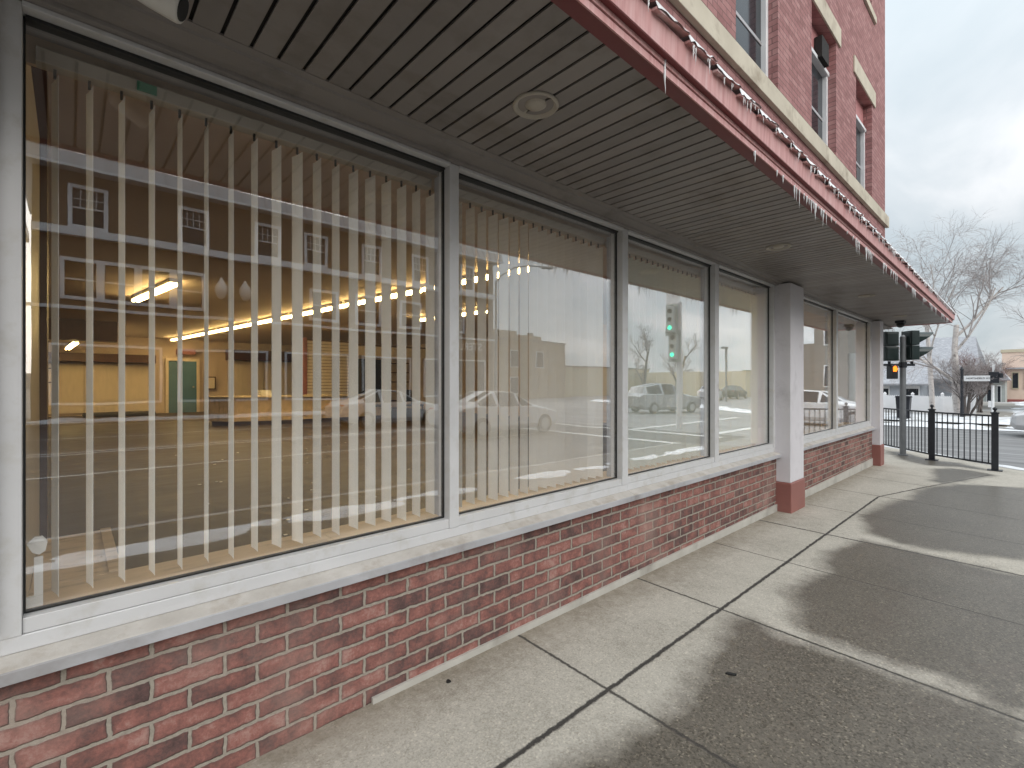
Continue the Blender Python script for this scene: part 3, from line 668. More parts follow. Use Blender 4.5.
# interior shell of the shop
FZ, CZ, YB = .38, 3.15, 22.0
MB().box(-8, 11.36, 2.9, YB, FZ-.06, FZ).build('shop_floor', M['int_floor'], B)
MB().box(-8, 11.36, 2.62, YB, CZ, CZ+.1).build('shop_ceiling', M['int_ceil'], B)
MB().box(-8.2, 11.36, YB, YB+.2, FZ, CZ).build('back_wall', M['int_wall'], B)
MB().box(-8.2, -8.0, 2.4, YB, FZ, CZ).build('shop_side_wall', M['int_wall'], B)
MB().box(11.1, 11.355, 2.63, YB, FZ, CZ).build('shop_side_wall', M['int_wall'], B)
lg = MB(); lg.box(-.1115, 11.34, 2.205, 2.56, .66, .722); lg.box(-.1115, 11.34, 2.52, 2.56, FZ, .66); lg.build('window_ledge', M['ledge'], B)
bk = MB(); bk.box(-.111, 11.34, 2.336, 2.355, 2.60, 2.80); bk.box(-.111, 11.34, 2.205, 2.3355, 2.745, 2.80); bk.box(-.111, 11.34, 2.56, 2.62, 2.801, CZ+.1); bk.box(-.111, 11.34, 2.3555, 2.5595, 2.77, 2.80); bk.build('window_bulkhead', M['ledge'], B)
MB().box(-.30, -.112, 2.301, 3.4, FZ, 2.74).build('partition_wall', M['headrail'], B)
MB().box(-.32, -.085, 3.401, 3.62, FZ, CZ).build('partition_post', M['brown_wood'], B)
bm_ = MB(); bm_.box(-7.9, .95, 16.8, 17.2, 2.62, CZ-.001); bm_.build('ceiling_beam', M['brown_wood'], B)
vl = MB(); vl.box(-1.5, 2.3, 21.5, 21.98, 2.22, 2.50); vl.build('valance', M['brown_wood'], B)
vl = MB(); vl.box(4.6, 8.35, 21.4, 21.98, 2.42, 2.82); vl.build('valance', M['brown_wood'], B)
for x0, x1, zt in ((-1.45,.35,2.21),(.37,2.25,2.21),(4.65,6.0,2.41),(6.02,8.3,2.41)):
    MB().box(x0, x1, 21.93, 21.99, FZ+.1, zt).build('wall_panel', M['int_panel'], B)
d = MB().box(2.72, 3.6, 21.90, 21.985, FZ, 2.33).build('shop_door', M['teal'], B)
fr = MB(); fr.box(2.62,2.715,21.86,21.99,FZ,2.43); fr.box(3.605,3.70,21.86,21.99,FZ,2.43); fr.box(2.7155,3.6045,21.86,21.99,2.335,2.43); fr.build('door_frame', M['int_panel'], d)
MB().lathe([(.03,0),(.035,.03),(.02,.06)], (3.5,21.83,1.35), 10, 'y').build('handle', M['rim'], d)

# ------------------------------------------------------------------ things in the shop
def blind(x0, x1, first, count, ang, label, pitch=.09, mat='slat'):
    t = thing('vertical_blind', ((x0+x1)/2, 2.30, .72), label, 'blind', 'vertical blinds hanging in the shop windows')
    MB().box(x0, x1, 2.275, 2.33, 2.588, 2.638).build('headrail', M['headrail'], t, bevel=.003)
    for k in range(count):
        x = first + pitch*k; a = R(ang[k]) if isinstance(ang, list) else ang + R(random.uniform(-6, 6))
        zb = .772 + random.uniform(-.006, .006)
        ux, uy = math.sin(a), math.cos(a); m_ = MB(); nx_, ny_ = uy, -ux
        # gently curved vinyl vane
        for z0_, z1_ in ((zb, 2.555),):
            P = []
            for q in range(5):
                u = (q/4-.5)*.0889; bow = .0022*(1-(2*q/4-1)**2)
                P.append((x+ux*u+nx_*bow, 2.302+uy*u+ny_*bow))
            Q = [(px+nx_*.0009, py+ny_*.0009) for px, py in P]
            poly = P + Q[::-1]
            m_.prism(poly, 'z', z0_, z1_)
        so_ = m_.build('slat', M[mat], t)
        MB().bar((x, 2.302, 2.556), (x, 2.302, 2.587), .008).build('hook', M['dark_gap'], so_)
    return t
A_ = [-12.5,-10.7,-8.4,-6.2,-2,1,0,-2,-9,-12,-3.5,0,-5.5,-8.5,-5.5,-3,2,0]
blind(-.085, 1.487, -.038, 18, A_, 'vertical blind nearest the camera with thin open cream slats before the lit shop')
blind(1.56, 3.08, 1.597, 17, R(3), 'nearly closed beige vertical blind in the second pane from the left')
blind(3.165, 4.645, 3.20, 17, R(16), 'closed pale green tinged vertical blind in the third pane, behind a traffic light reflection', mat='slat_pale')
blind(4.74, 6.205, 4.78, 16, R(16), 'closed pale vertical blind in the narrow fourth pane beside the white pillar', mat='slat_pale')
bw = thing('blind_wand', (-.09, 2.262, .8), 'cream plastic blind bracket hanging in the lower left window corner', 'bracket')
f = MB(); f.prism([(-.105,.965),(-.088,.985),(-.068,.985),(-.055,.965),(-.06,.935),(-.075,.925),(-.092,.935)], 'y', 2.255, 2.268); f.build('head', M['plastic_white'], bw)
f = MB(); f.box(-.088,-.066,2.258,2.266,.79,.918); f.box(-.106,-.066,2.25,2.268,.755,.789); f.build('weight', M['plastic_white'], bw)
gt = MB().box(.185,.245,2.268,2.274,2.598,2.632).build('tape_strip', M['green_tape']); tag(gt, 'small green tape strip stuck on the first blind headrail', 'tape')

dp = thing('display_platform', (-.0, 2.95, FZ), 'tan plywood display platform behind the lower left window corner', 'platform')
MB().box(-.111, .16, 2.565, 3.34, .66, .722).build('top_board', M['ledge'], dp, bevel=.003)
MB().box(.13, .158, 2.565, 3.335, FZ, .659).build('side_board', M['ledge'], dp)
MB().box(.118, .1595, 2.57, 3.335, .7225, .731).build('edge_strip', M['ledge'], dp)

def shop_chair(x, y, rz, label):
    t = thing('shop_chair', (0,0,0), label, 'chair', 'black chairs by the shop counter')
    MB().box(-.22,.22,-.21,.21,.43,.48).build('seat', M['gasket'], t, bevel=.015)
    MB().add([(-.21,.19,.56),(.21,.19,.56),(.21,.27,.92),(-.21,.27,.92),(-.21,.22,.56),(.21,.22,.56),(.21,.30,.92),(-.21,.30,.92)], [(0,1,2,3),(4,7,6,5),(0,4,5,1),(2,6,7,3),(0,3,7,4),(1,5,6,2)]).build('backrest', M['gasket'], t, bevel=.01)
    for sx_ in (-.19,.19):
        MB().bar((sx_,-.18,.43),(sx_,-.20,0),.025).build('leg', M['black_paint'], t)
        MB().bar((sx_,.26,.60),(sx_,.20,0),.025).build('leg', M['black_paint'], t)
    t.location = (x, y, FZ); t.rotation_euler = (0,0,rz)
def strip_light(a, b_, label, z):
    a, b_ = Vector((*a, z)), Vector((*b_, z)); d = (b_-a).normalized(); s_ = Vector((d.y, -d.x, 0)); up = Vector((0,0,1)); c_ = (a+b_)/2; L_ = (b_-a).length
    t = thing('strip_light', c_, label, 'ceiling light', 'fluorescent strip lights on the shop ceiling')
    MB().obox(c_+up*.035, d, s_, up, L_/2, .065, .030).build('housing', M['plastic_white'], t)
    for sg in (-1, 1):
        MB().tube([a+d*.02+s_*.035*sg-up*.022, b_-d*.02+s_*.035*sg-up*.022], .025, 8).build('tube', M['tube'], t)
# the long row: seven fixtures end to end
pa, pb = Vector((2.75, 21.4)), Vector((4.65, 4.6))
lab = ['nearest', 'second', 'third', 'fourth', 'fifth', 'sixth', 'farthest']
for k in range(7):
    q0 = pb + (pa-pb)*(k/7+.003); q1 = pb + (pa-pb)*((k+1)/7-.003)
    strip_light(q0, q1, 'warm fluorescent fixture, %s from the window in the long glowing row' % lab[k], 3.085)
strip_light((.92, 11.6), (1.22, 9.2), 'short separate fluorescent fixture left of the long row', 3.085)
strip_light((-.05, 20.8), (.12, 17.5), 'fluorescent fixture low behind the dark ceiling beam at far left', 2.60)
strip_light((6.4, 10.5), (6.7, 8.1), 'fluorescent fixture seen between slats right of the long row', 3.085)

ct = thing('shop_counter', (4.6, 14.3, FZ), 'long brown shop counter with pale top inside the lit shop', 'counter')
MB().prism([(2.7,14.9),(3.1,14.2),(4.2,13.9),(7.2,13.9),(7.2,14.9)], 'z', FZ+.1, 1.10).build('counter_base', M['ledge'], ct, bevel=.01)
MB().prism([(2.62,14.95),(3.04,14.1),(4.18,13.8),(7.25,13.8),(7.25,14.95)], 'z', 1.101, 1.15).build('counter_top', M['ctop'], ct, bevel=.008)
MB().prism([(2.8,14.9),(3.15,14.3),(4.25,14.0),(7.1,14.0),(7.1,14.9)], 'z', FZ, FZ+.099).build('plinth', M['brown_wood'], ct)
bx = thing('document_tray', (4.1, 14.5, 1.15), 'small pale tray standing on the shop counter', 'tray')
f = MB(); f.box(3.85,4.35,14.35,14.65,1.151,1.17); f.box(3.85,4.35,14.63,14.65,1.171,1.30); f.box(3.85,3.87,14.35,14.629,1.171,1.27); f.box(4.33,4.35,14.35,14.629,1.171,1.27); f.build('tray_body', M['plastic_white'], bx)
sw = thing('slatwall_display', (6.1, 15.2, FZ), 'tall cream slatwall display with horizontal grooves beside the counter', 'display')
f = MB()
for k in range(24): f.box(5.4, 6.75, 15.2, 15.24, FZ+.05+k*.1, FZ+.05+k*.1+.086)
f.build('slats', M['slatwall'], sw); MB().box(5.38, 6.77, 15.245, 15.3, FZ, 2.86).build('backing', M['brown_wood'], sw)
MB().box(5.26, 5.375, 15.15, 15.32, FZ, 2.9).build('end_panel', M['pillar_red'], sw)
cbn = thing('dark_cabinet', (7.4, 15.3, FZ), 'black tall cabinet with shelves beside the slatwall display', 'cabinet')
MB().box(6.85, 7.9, 15.1, 15.6, FZ, 2.3).build('case', M['gasket'], cbn, bevel=.01)
f = MB()
for k in range(6): f.box(8.0, 8.9, 15.1, 15.5, FZ+.15+k*.33, FZ+.18+k*.33)
f.build('shelf', M['brown_wood'], cbn)
bsg = thing('header_sign', (7.6, 15.0, 2.5), 'orange brown header board above the dark cabinet', 'header board')
MB().box(6.85, 11.0, 14.9, 15.05, 2.40, 2.72).build('board', M['int_panel'], bsg); MB().box(6.85, 11.0, 14.88, 15.06, 2.725, 2.78).build('cap', M['brown_wood'], bsg)
shop_chair(7.6, 12.6, .3, 'black chair by the shop counter, nearer the mullion')
shop_chair(6.7, 12.9, -.4, 'black chair by the shop counter, nearer the slatwall display')
ex = thing('exit_box', (3.25, 21.8, 2.6), 'small dull red sign box over the teal door', 'sign')
MB().box(2.95,3.55,21.75,21.98,2.58,2.78).build('case', M['pillar_red'], ex, bevel=.01)
pl = thing('wall_plaque', (7.4, 21.3, 2.5), 'pale plaque hung on the right hand valance', 'plaque')
MB().box(7.2,7.9,21.36,21.395,2.5,2.74).build('board', M['int_panel'], pl)
for x, z, l_ in ((4.05,1.5,'small dark framed notice on the back wall beside the teal door'),(-.5,1.75,'pale framed print on the left wall panel in the shop')):
    nf = thing('wall_notice', (x, 21.9, z), l_, 'notice')
    MB().box(x-.2,x+.2,21.90,21.925,z-.25,z+.25).build('frame', M['brown_wood'], nf); MB().box(x-.16,x+.16,21.88,21.8995,z-.21,z+.21).build('sheet', M['int_panel'], nf)
fl = thing('floor_mat', (.9, 20.8, FZ), 'black rolled mat on the floor by the shop back wall', 'mat')
MB().box(.3, 2.2, 20.6, 21.2, FZ+.002, FZ+.14).build('mat_body', M['gasket'], fl, bevel=.05)
pc = MB(); random.seed(3)
for k in range(46):
    x, y, r_ = random.uniform(.2, 4.5), random.uniform(3, 9), random.uniform(.008, .022); a0 = random.random()*6
    pc.prism([(x+r_*math.cos(a0+q*1.3), y+r_*math.sin(a0+q*1.3)*random.uniform(.6,1.2)) for q in range(5)], 'z', FZ+.002, FZ+.006)
tag(pc.build('paint_flakes', M['plastic_white']), kind='stuff', label='white paint flakes scattered over the brown shop floor', cat='debris')

# ------------------------------------------------------------------ on the canopy
def downlight(x, y, label):
    t = thing('recessed_light', (x, y, 2.71), label, 'ceiling light', 'round recessed lights in the canopy soffit')
    n = 32; mb = MB()
    prof = [(.100,.0), (.101,-.006), (.096,-.011), (.088,-.009), (.080,.0), (.064,.010)]
    vs_ = [(x+r_*math.cos(2*math.pi*k/n), y+r_*math.sin(2*math.pi*k/n), 2.709+h_) for r_, h_ in prof for k in range(n)]
    fs_ = [(i*n+k, i*n+(k+1) % n, (i+1)*n+(k+1) % n, (i+1)*n+k) for i in range(len(prof)-1) for k in range(n)]
    mb.add(vs_, fs_); mb.build('trim_ring', M['headrail'], t, smooth=True)
    MB().lathe([(.0655,.012),(.0655,.0125)], (x, y, 2.709), 24).build('reflector', M['trim'], t)
    MB().lathe([(.012,-.012),(.036,-.009),(.047,-.001),(.050,.0118)], (x, y, 2.709), 24).build('bulb', M['headrail'], t, smooth=True)
downlight(1.49, 1.465, 'round recessed soffit light nearest the camera')
downlight(4.62, 1.53, 'round recessed soffit light, second along the canopy')
downlight(8.1, 1.56, 'faint recessed soffit light above the second shop window')
downlight(11.0, 1.62, 'farthest recessed soffit light near the canopy corner')

t = thing('security_camera', (.20, 1.80, 2.71), 'white bullet security camera under the soffit at top left', 'camera')
ax = Vector((.80, -.28, -.30)).normalized(); c0 = Vector((.205, 1.765, 2.653))
MB().tube([c0-ax*.09, c0-ax*.085, c0-ax*.07, c0-ax*.03, c0+ax*.045, c0+ax*.052], [.012,.030,.040,.044,.046,.043], 24).build('camera_body', M['plastic_white'], t, smooth=True)
MB().tube([c0+ax*.0525, c0+ax*.056], [.036,.034], 24).build('lens', M['gasket'], t)
f = MB(); f.tube([c0-ax*.03+Vector((0,0,.03)), (.20,1.79,2.708)], .014, 10); f.lathe([(.04,-.012),(.04,0)], (.20,1.79,2.709), 16); f.build('bracket', M['plastic_white'], t)
t = thing('security_camera', (11.9, 1.75, 2.71), 'small black dome camera under the far canopy corner', 'camera')
MB().lathe([(.02,-.13),(.055,-.11),(.065,-.08),(.065,-.05)], (11.9,1.75,2.709), 16).build('dome', M['gasket'], t, smooth=True)
MB().box(11.78, 12.02, 1.68, 1.82, 2.66, 2.709).build('mount', M['black_paint'], t, bevel=.006)

random.seed(11)
ice_meshes = []
for k in range(5):
    pts = []; rad = []; n_ = 6; bend = random.uniform(-.05, .05)
    for i in range(n_+1):
        u = i/n_; pts.append((bend*u*u, random.uniform(-.02,.02)*u, -u)); rad.append((1-u)**.75*(1+.25*math.sin(i*2.1+k)))
    ice_meshes.append((pts, rad))
ICE = {}
def icicle(x, y, z, ln, r_, label, group):
    """each icicle its own object; meshes shared between copies of a kind"""
    k = random.randrange(5); key = k
    if key not in ICE:
        pts, rad = ice_meshes[k]; m_ = MB(); m_.tube([(p[0]*.1, p[1]*.1, p[2]*.1) for p in pts], [max(.0008, q*.006) for q in rad], 7)
        o = m_.build('icicle', M['ice'], smooth=True); ICE[key] = o; first = True
    else:
        o = ICE[key].copy(); col.objects.link(o)
    o.location = (x, y, z); o.scale = (r_/.006, r_/.006, ln/.1); o.rotation_euler = (0, 0, random.uniform(0, 6))
    for kk in ('label', 'category', 'group'):
        if kk in o: del o[kk]
    tag(o, label, 'icicle', group)
icicle(1.70, .97, 2.757, .135, .0065, 'longest single icicle hanging from the pink canopy edge near the round soffit light', None)
icicle(1.33, .908, 2.85, .10, .006, 'single icicle hanging at the top of the photo from the canopy shingles', None)
gl = 'small icicle in the row along the lower lip of the canopy'; gg = 'icicles along the lower canopy lip'
XL = [2.62, 2.95, 3.05, 3.35, 3.55, 3.60, 3.68, 3.82, 3.88, 3.95, 4.2, 4.55]
XL += [random.gauss(c_, .13) for c_ in (3.5,3.8,4.9,5.3,6.1,6.6,7.4,8.0,8.9,9.6,10.2,11.2,12.0) for _ in range(8)]
for x in XL: icicle(x, .953+fy(x), 2.707, random.choice((.025,.04,.05,.06,.09,.12)) , random.uniform(.0035,.0075), gl, gg)
gl = 'thin icicle dripping from the shingle edge over the pink fascia'; gg = 'icicles along the shingle edge'
for _ in range(172):
    k = random.randrange(0, 44); x = 1.3+.25*k+random.uniform(.03,.235)
    if x > 12.7: continue
    u = (x-(-1.2)) % .25/.25
    icicle(x, .899+fy(x), 2.842+.022*u, random.choice((.02,.03,.04,.055,.07)), random.uniform(.0025,.005), gl, gg)

# ------------------------------------------------------------------ railing
rl = thing('iron_railing', (13.15, 1.42, gz(13)), 'black iron railing with finial posts at the street corner', 'railing')
P0, P1, P2 = Vector((12.36,.468)), Vector((13.155,1.42)), Vector((15.1,2.86))
for p in (P0, P1, P2):
    z = gz(p.x); q = MB(); s_ = .047
    q.box(p.x-s_, p.x+s_, p.y-s_, p.y+s_, z, z+1.035); q.box(p.x-s_-.012, p.x+s_+.012, p.y-s_-.012, p.y+s_+.012, z+1.0355, z+1.06)
    po_ = q.build('post', M['black_paint'], rl, bevel=.004)
    MB().lathe([(.03,0),(.018,.012),(.016,.03),(.03,.045),(.034,.062),(.026,.08),(.008,.094)], (p.x,p.y,z+1.0605), 12).build('finial', M['black_paint'], po_, smooth=True)
    MB().box(p.x-.10, p.x+.10, p.y-.10, p.y+.10, z+.001, z+.014).build('base_plate', M['black_paint'], po_)
for a, b_ in ((P0, P1), (P1, P2)):
    d = (b_-a); L_ = d.length; u = d/L_; A = a+u*.048; Bb = b_-u*.048
    for h_, w_ in ((.99, .038), (.115, .03)):
        MB().bar((A.x,A.y,gz(A.x)+h_), (Bb.x,Bb.y,gz(Bb.x)+h_), w_, .03).build('rail', M['black_paint'], rl)
    k = round(L_/.112)
    for i in range(1, k):
        c_ = a + d*(i/k); z = gz(c_.x)
        MB().box(c_.x-.0085, c_.x+.0085, c_.y-.0085, c_.y+.0085, z+.13, z+.975).build('baluster', M['black_paint'], rl)

# ------------------------------------------------------------------ traffic signal at the corner
sx, sy = 13.55, 1.95; sz = gz(sx)
ts = thing('traffic_signal', (sx, sy, sz), 'grey traffic signal pole with dark green heads behind the iron railing', 'traffic light')
MB().lathe([(.085,0),(.085,.02),(.057,.03),(.057,2.62),(.03,2.66)], (sx,sy,sz), 20).build('pole', M['galv'], ts, smooth=False)
vd = Vector((.6775,.7355,0)); rd = Vector((.7355,-.6775,0))       # along the line of sight, and across it
def head(c_, face, n_l, label=None):
    """signal head seen from behind or the side; face = the way its lamps point"""
    fc = Vector(face).normalized(); sd_ = Vector((fc.y, -fc.x, 0)); up = Vector((0,0,1)); c_ = Vector(c_)
    m_ = MB()
    for i in range(n_l):
        zc = up*((n_l-1)/2-i)*.325
        m_.obox(c_+zc, fc, sd_, up, .085, .15, .158)
        m_.obox(c_+zc-fc*.088, fc, sd_, up, .012, .12, .13)
    h_ = m_.build('signal_head', M['signal_green'], ts, bevel=.012)
    for i in range(n_l):
        zc = c_+up*((n_l-1)/2-i)*.325+fc*.086; v_ = MB(); n_ = 12; ln = .40 if face == rd else .25
        for j in range(n_):
            a0, a1 = R(-70+320*j/n_), R(-70+320*(j+1)/n_); P = []
            for a_, u in ((a0, 0), (a1, 0), (a1, 1), (a0, 1)):
                for rr in (.128, .134):
                    l_ = ln*(.12+.88*max(0, min(1, (math.sin(a_)+.75)/1.75)))*u
                    P.append(zc + sd_*rr*math.cos(a_) + up*rr*math.sin(a_) + fc*l_)
            v_.add(P, [(0,2,4,6),(1,7,5,3),(4,5,7,6)])
        v_.build('visor', M['signal_green'], h_)
        MB().obox(zc+fc*.006, fc, sd_, up, .005, .10, .10).build('lens', M['dark_glass'], h_)
bp_ = Vector((sx, sy, 0))
head(bp_ + rd*.165 + Vector((0,0,2.33)), rd, 2)
head(bp_ - rd*.30 + Vector((0,0,2.31)), vd, 2)
f = MB(); f.bar(bp_-rd*.44+Vector((0,0,1.90)), bp_+rd*.25+Vector((0,0,1.90)), .05); f.bar(bp_-rd*.3+Vector((0,0,1.88)), bp_-rd*.3+Vector((0,0,1.98)), .05); f.bar(bp_+rd*.2+Vector((0,0,1.88)), bp_+rd*.2+Vector((0,0,1.98)), .05)
f.build('bracket_arm', M['black_paint'], ts)
MB().lathe([(.075,-.06),(.075,.06)], (sx,sy,1.90), 16).build('clamp', M['black_paint'], ts)
pc_ = bp_ - rd*.235 + Vector((0,0,1.745)); up = Vector((0,0,1))
ph = MB().obox(pc_, vd, rd, up, .07, .08, .155).build('pedestrian_signal', M['black_paint'], ts, bevel=.015)
fp = pc_ - vd*.072 - up*.02
hd = MB()
def hp(pts): # flat raised shapes on the face
    vs_ = [fp - vd*.006*k + rd*a*.85 + up*b2*.85 for k in (0, 1) for a, b2 in pts]; n_ = len(pts)
    hd.add(vs_, [tuple(range(n_)), tuple(range(2*n_-1, n_-1, -1))] + [(i, (i+1) % n_, (i+1) % n_+n_, i+n_) for i in range(n_)])
hp([(-.04,.03),(.045,.03),(.05,.085),(-.045,.085)])
for k, (x, h_) in enumerate(((-.043,.155),(-.018,.175),(.008,.178),(.032,.16))): hp([(x-.001,.087),(x+.019,.087),(x+.019,h_),(x-.001,h_)])
hp([(.052,.06),(.083,.105),(.07,.115),(.052,.09)])
hd.build('hand_symbol', M['hand'], ph)

# ------------------------------------------------------------------ across the side street
ZF = gz(15)-.04
def bare_tree(name, base, H_, spread, lean, label, bark, twig, seed, levels=5, r0=.14, droop=.25, fork=.28, kids=3, multi=1, upb=.35, wig=.16, nk=1.0, lr=(.5,.72)):
    random.seed(seed)
    t = thing(name, base, label, 'tree'); tm = MB(); cm = MB()
    def grow(p, d, ln, r_, lv):
        n_ = 4 if lv < 3 else 3; pts = [p.copy()]; dd = d.copy()
        for i in range(n_):
            dd = (dd + Vector((random.uniform(-wig,wig), random.uniform(-wig,wig), random.uniform(-wig*.6,wig*.6) + (upb*.12 if lv < 3 else -droop*.35)))).normalized()
            pts.append(pts[-1] + dd*ln/n_)
        r1 = r_*(.62 if lv == 0 else .45)
        rr = [r_+(r1-r_)*i/n_ for i in range(n_+1)]
        (tm if lv <= 1 else cm).tube(pts, rr, 7 if lv == 0 else (5 if lv < 3 else 3), cap=False)
        if lv >= levels: return
        nc = kids + (2 if lv >= 1 else 0) + (1 if lv >= 2 else 0); nc = max(2, round(nc*nk))
        for k in range(nc):
            u = random.uniform(fork if lv == 0 else .2, 1.0); i = min(n_-1, int(u*n_)); q = pts[i].lerp(pts[i+1], u*n_-i)
            axd = (pts[i+1]-pts[i]).normalized(); az_ = random.uniform(0, 6.283); el = random.uniform(.45, .95)*(spread if lv < 2 else 1)
            s1 = axd.cross(Vector((0,0,1)) if abs(axd.z) < .9 else Vector((1,0,0))).normalized(); s2 = axd.cross(s1)
            nd = (axd*math.cos(el) + (s1*math.cos(az_)+s2*math.sin(az_))*math.sin(el)).normalized()
            nd.z += upb*(.5 if lv < 2 else .1); nd.normalize()
            grow(q, nd, ln*random.uniform(*lr)*(1-.25*u), max(.004, rr[i]*random.uniform(.45,.65)), lv+1)
    b0 = Vector(base)
    for k in range(multi):
        dd = Vector((lean[0]+random.uniform(-.25,.25)*(multi > 1), lean[1]+random.uniform(-.3,.3)*(multi > 1), 1)).normalized()
        grow(b0+Vector((random.uniform(-.1,.1), random.uniform(-.1,.1), 0))*(multi > 1), dd, H_*.62*random.uniform(.85,1.05), r0/(multi**.5), 0)
    tm.build('trunk', bark, t, smooth=True); cm.build('branches', twig, t)
    return t
bare_tree('birch_tree', (30.5, 2.35, ZF), 8.0, 1.15, (0, 0), 'tall bare birch with the wide pale crown beyond the canopy end', M['birch'], M['twig'], 21, 5, .16, .32, .35, 5, upb=.3, lr=(.64,.90), nk=.68)
bare_tree('birch_tree', (31.2, 3.35, ZF), 8.8, .8, (.05, .2), 'slimmer bare birch with white leaning trunk behind the picket fence', M['birch'], M['twig'], 5, 5, .12, .3, .4, 4, upb=.3, lr=(.62,.88), nk=.76)
bare_tree('small_tree', (29.4, 2.0, ZF), 3.3, 1.15, (0, .03), 'low bushy bare tree with many dark stems beside the street sign', M['bark'], M['twig'], 33, 4, .12, .0, .25, 5, multi=5, upb=.6, wig=.2, lr=(.5,.75), nk=.8)
bare_tree('small_tree', (37.5, 2.0, ZF), 3.6, 1.2, (0, 0), 'russet twiggy tree before the salmon building', M['bark'], M['redtwig'], 41, 4, .10, .0, .25, 5, multi=4, upb=.6, lr=(.55,.8), nk=.8)

fx = 32.6
fe = thing('picket_fence', (fx, 5, ZF), 'white picket fence behind the snow across the side street', 'fence')
yy = [1.95+k*1.17 for k in range(8)]
for y in yy:
    MB().box(fx-.06, fx+.06, y-.06, y+.06, ZF-.05, .93).add([(fx-.075,y-.075,.931),(fx+.075,y-.075,.931),(fx+.075,y+.075,.931),(fx-.075,y+.075,.931),(fx,y,1.03)], [(0,1,4),(1,2,4),(2,3,4),(3,0,4),(3,2,1,0)]).build('post', M['white_fence'], fe)
for i, (a, b_) in enumerate(zip(yy, yy[1:])):
    f = MB(); f.box(fx-.02, fx+.02, a+.061, b_-.061, .02, .11); f.box(fx-.02, fx+.02, a+.061, b_-.061, .62, .70)
    n_ = 9 if i > 2 else 13; wd_ = .03 if i > 2 else .041
    for k in range(n_):
        y = a+.06+(b_-a-.12)*(k+.5)/n_
        f.prism([(y-wd_,-.12),(y+wd_,-.12),(y+wd_,.80),(y,.86),(y-wd_,.80)], 'x', fx-.041, fx-.021)
    f.build('picket_panel', M['white_fence'], fe)

hs = thing('grey_house', (44, 5, ZF), 'low grey shingled house with pale blue siding behind the picket fence', 'house')
MB().box(39.2, 49, 2.6, 12, ZF-.6, 1.75).build('wall', M['siding'], hs)
MB().add([(38.7,2.0,1.6),(49.4,2.0,1.6),(49.4,12.4,1.6),(38.7,12.4,1.6),(38.7,2.0,1.75),(49.4,2.0,1.75),(49.4,12.4,1.75),(38.7,12.4,1.75),(43.6,2.55,4.55),(44,10,4.75)],
 [(0,1,2,3),(0,1,5,4),(1,2,6,5),(2,3,7,6),(3,0,4,7),(4,5,8),(5,6,9,8),(6,7,9),(7,4,8,9)]).build('roof', M['shingle'], hs)
MB().box(36.6, 39.19, 4.4, 9, ZF-.5, 1.38).build('porch_wall', M['siding'], hs)
MB().prism([(36.2,1.36),(36.2,1.46),(38.9,2.42),(38.9,2.30)], 'y', 4.0, 9.4).build('porch_roof', M['shingle'], hs)
for y0, y1 in ((4.55,5.15),(5.95,6.6),(7.2,8.0)):
    wf = MB().box(36.56, 36.598, y0-.06, y1+.06, .72, 1.34).build('window', M['white_frame'], hs)
    MB().box(36.54, 36.559, y0, y1, .78, 1.16).build('pane', M['dark_glass'], wf)

gp = thing('shop_building', (66, 2.5, -.9), 'grey green corner shop with a shingled hood roof far down the street', 'building')
MB().box(64, 69, 1.75, 4.6, -.95, 1.75).build('wall', M['greywall'], gp)
MB().prism([(4.7,1.76),(4.4,1.72),(1.9,1.72),(1.4,1.76),(2.2,3.0),(3.9,3.0)], 'x', 63.2, 69).build('roof', M['shingle'], gp)
for y0, y1 in ((2.0,2.3),(2.6,3.0),(3.3,3.7)):
    w_ = MB().box(63.95, 63.999, y0, y1, -.5, 1.3).build('window', M['white_frame'], gp); MB().box(63.93, 63.949, y0+.05, y1-.05, -.4, 1.2).build('pane', M['dark_glass'], w_)
sb = thing('salmon_building', (74, -2, -.9), 'salmon stucco building with red base at the right edge of the photo', 'building')
MB().box(70, 80, -8, 2.15, -.95, 4.6).build('wall', M['pinkwall'], sb); MB().box(69.9, 80, -8.1, 2.25, 4.601, 4.9).build('cornice', M['cream'], sb)
MB().box(69.93, 69.998, -8, 2.0, -.95, -.15).build('bulkhead', M['redbase'], sb)
for y0 in (.1, .95):
    w_ = MB().box(69.9, 69.999, y0, y0+.5, .9, 2.6).build('window', M['cream'], sb); MB().box(69.88, 69.899, y0+.06, y0+.44, 1.0, 2.5).build('pane', M['dark_glass'], w_)
MB().box(69.5, 69.99, -1.0, 1.9, 2.9, 3.05).build('awning', M['shingle'], sb)

def text_mesh(body, size, name, mat, parent, loc, rot, ext=.004, align='LEFT'):
    cu = bpy.data.curves.new(name, 'FONT'); cu.body = body; cu.size = size; cu.extrude = ext; cu.align_x = align; cu.align_y = 'CENTER'
    to = bpy.data.objects.new(name, cu); col.objects.link(to)
    dg = bpy.context.evaluated_depsgraph_get(); dg.update()
    me = bpy.data.meshes.new_from_object(to.evaluated_get(dg)); bpy.data.objects.remove(to)
    me.materials.append(mat); o = bpy.data.objects.new(name, me); col.objects.link(o); o.parent = parent
    o0 = Vector((0,0,0)); p = parent
    while p is not None: o0 += p.location; p = p.parent
    o.location = Vector(loc)-o0; o.rotation_euler = rot
    return o
ss = thing('street_sign', (28.9, 2.12, ZF), 'black street sign post with white name blade across the side street', 'sign')
MB().lathe([(.11,0),(.11,.12),(.075,.16),(.055,.9),(.05,2.2),(.07,2.25),(.02,2.38)], (28.9,2.12,ZF), 14).build('post', M['black_paint'], ss)
bl = MB().box(28.87, 28.893, 1.24, 2.06, 1.58, 1.82).build('name_blade', M['signwhite'], ss)
text_mesh('NORTHFIELD AVE', .098, 'lettering', M['black_paint'], bl, (28.866, 1.98, 1.70), (R(90), 0, R(-90)))
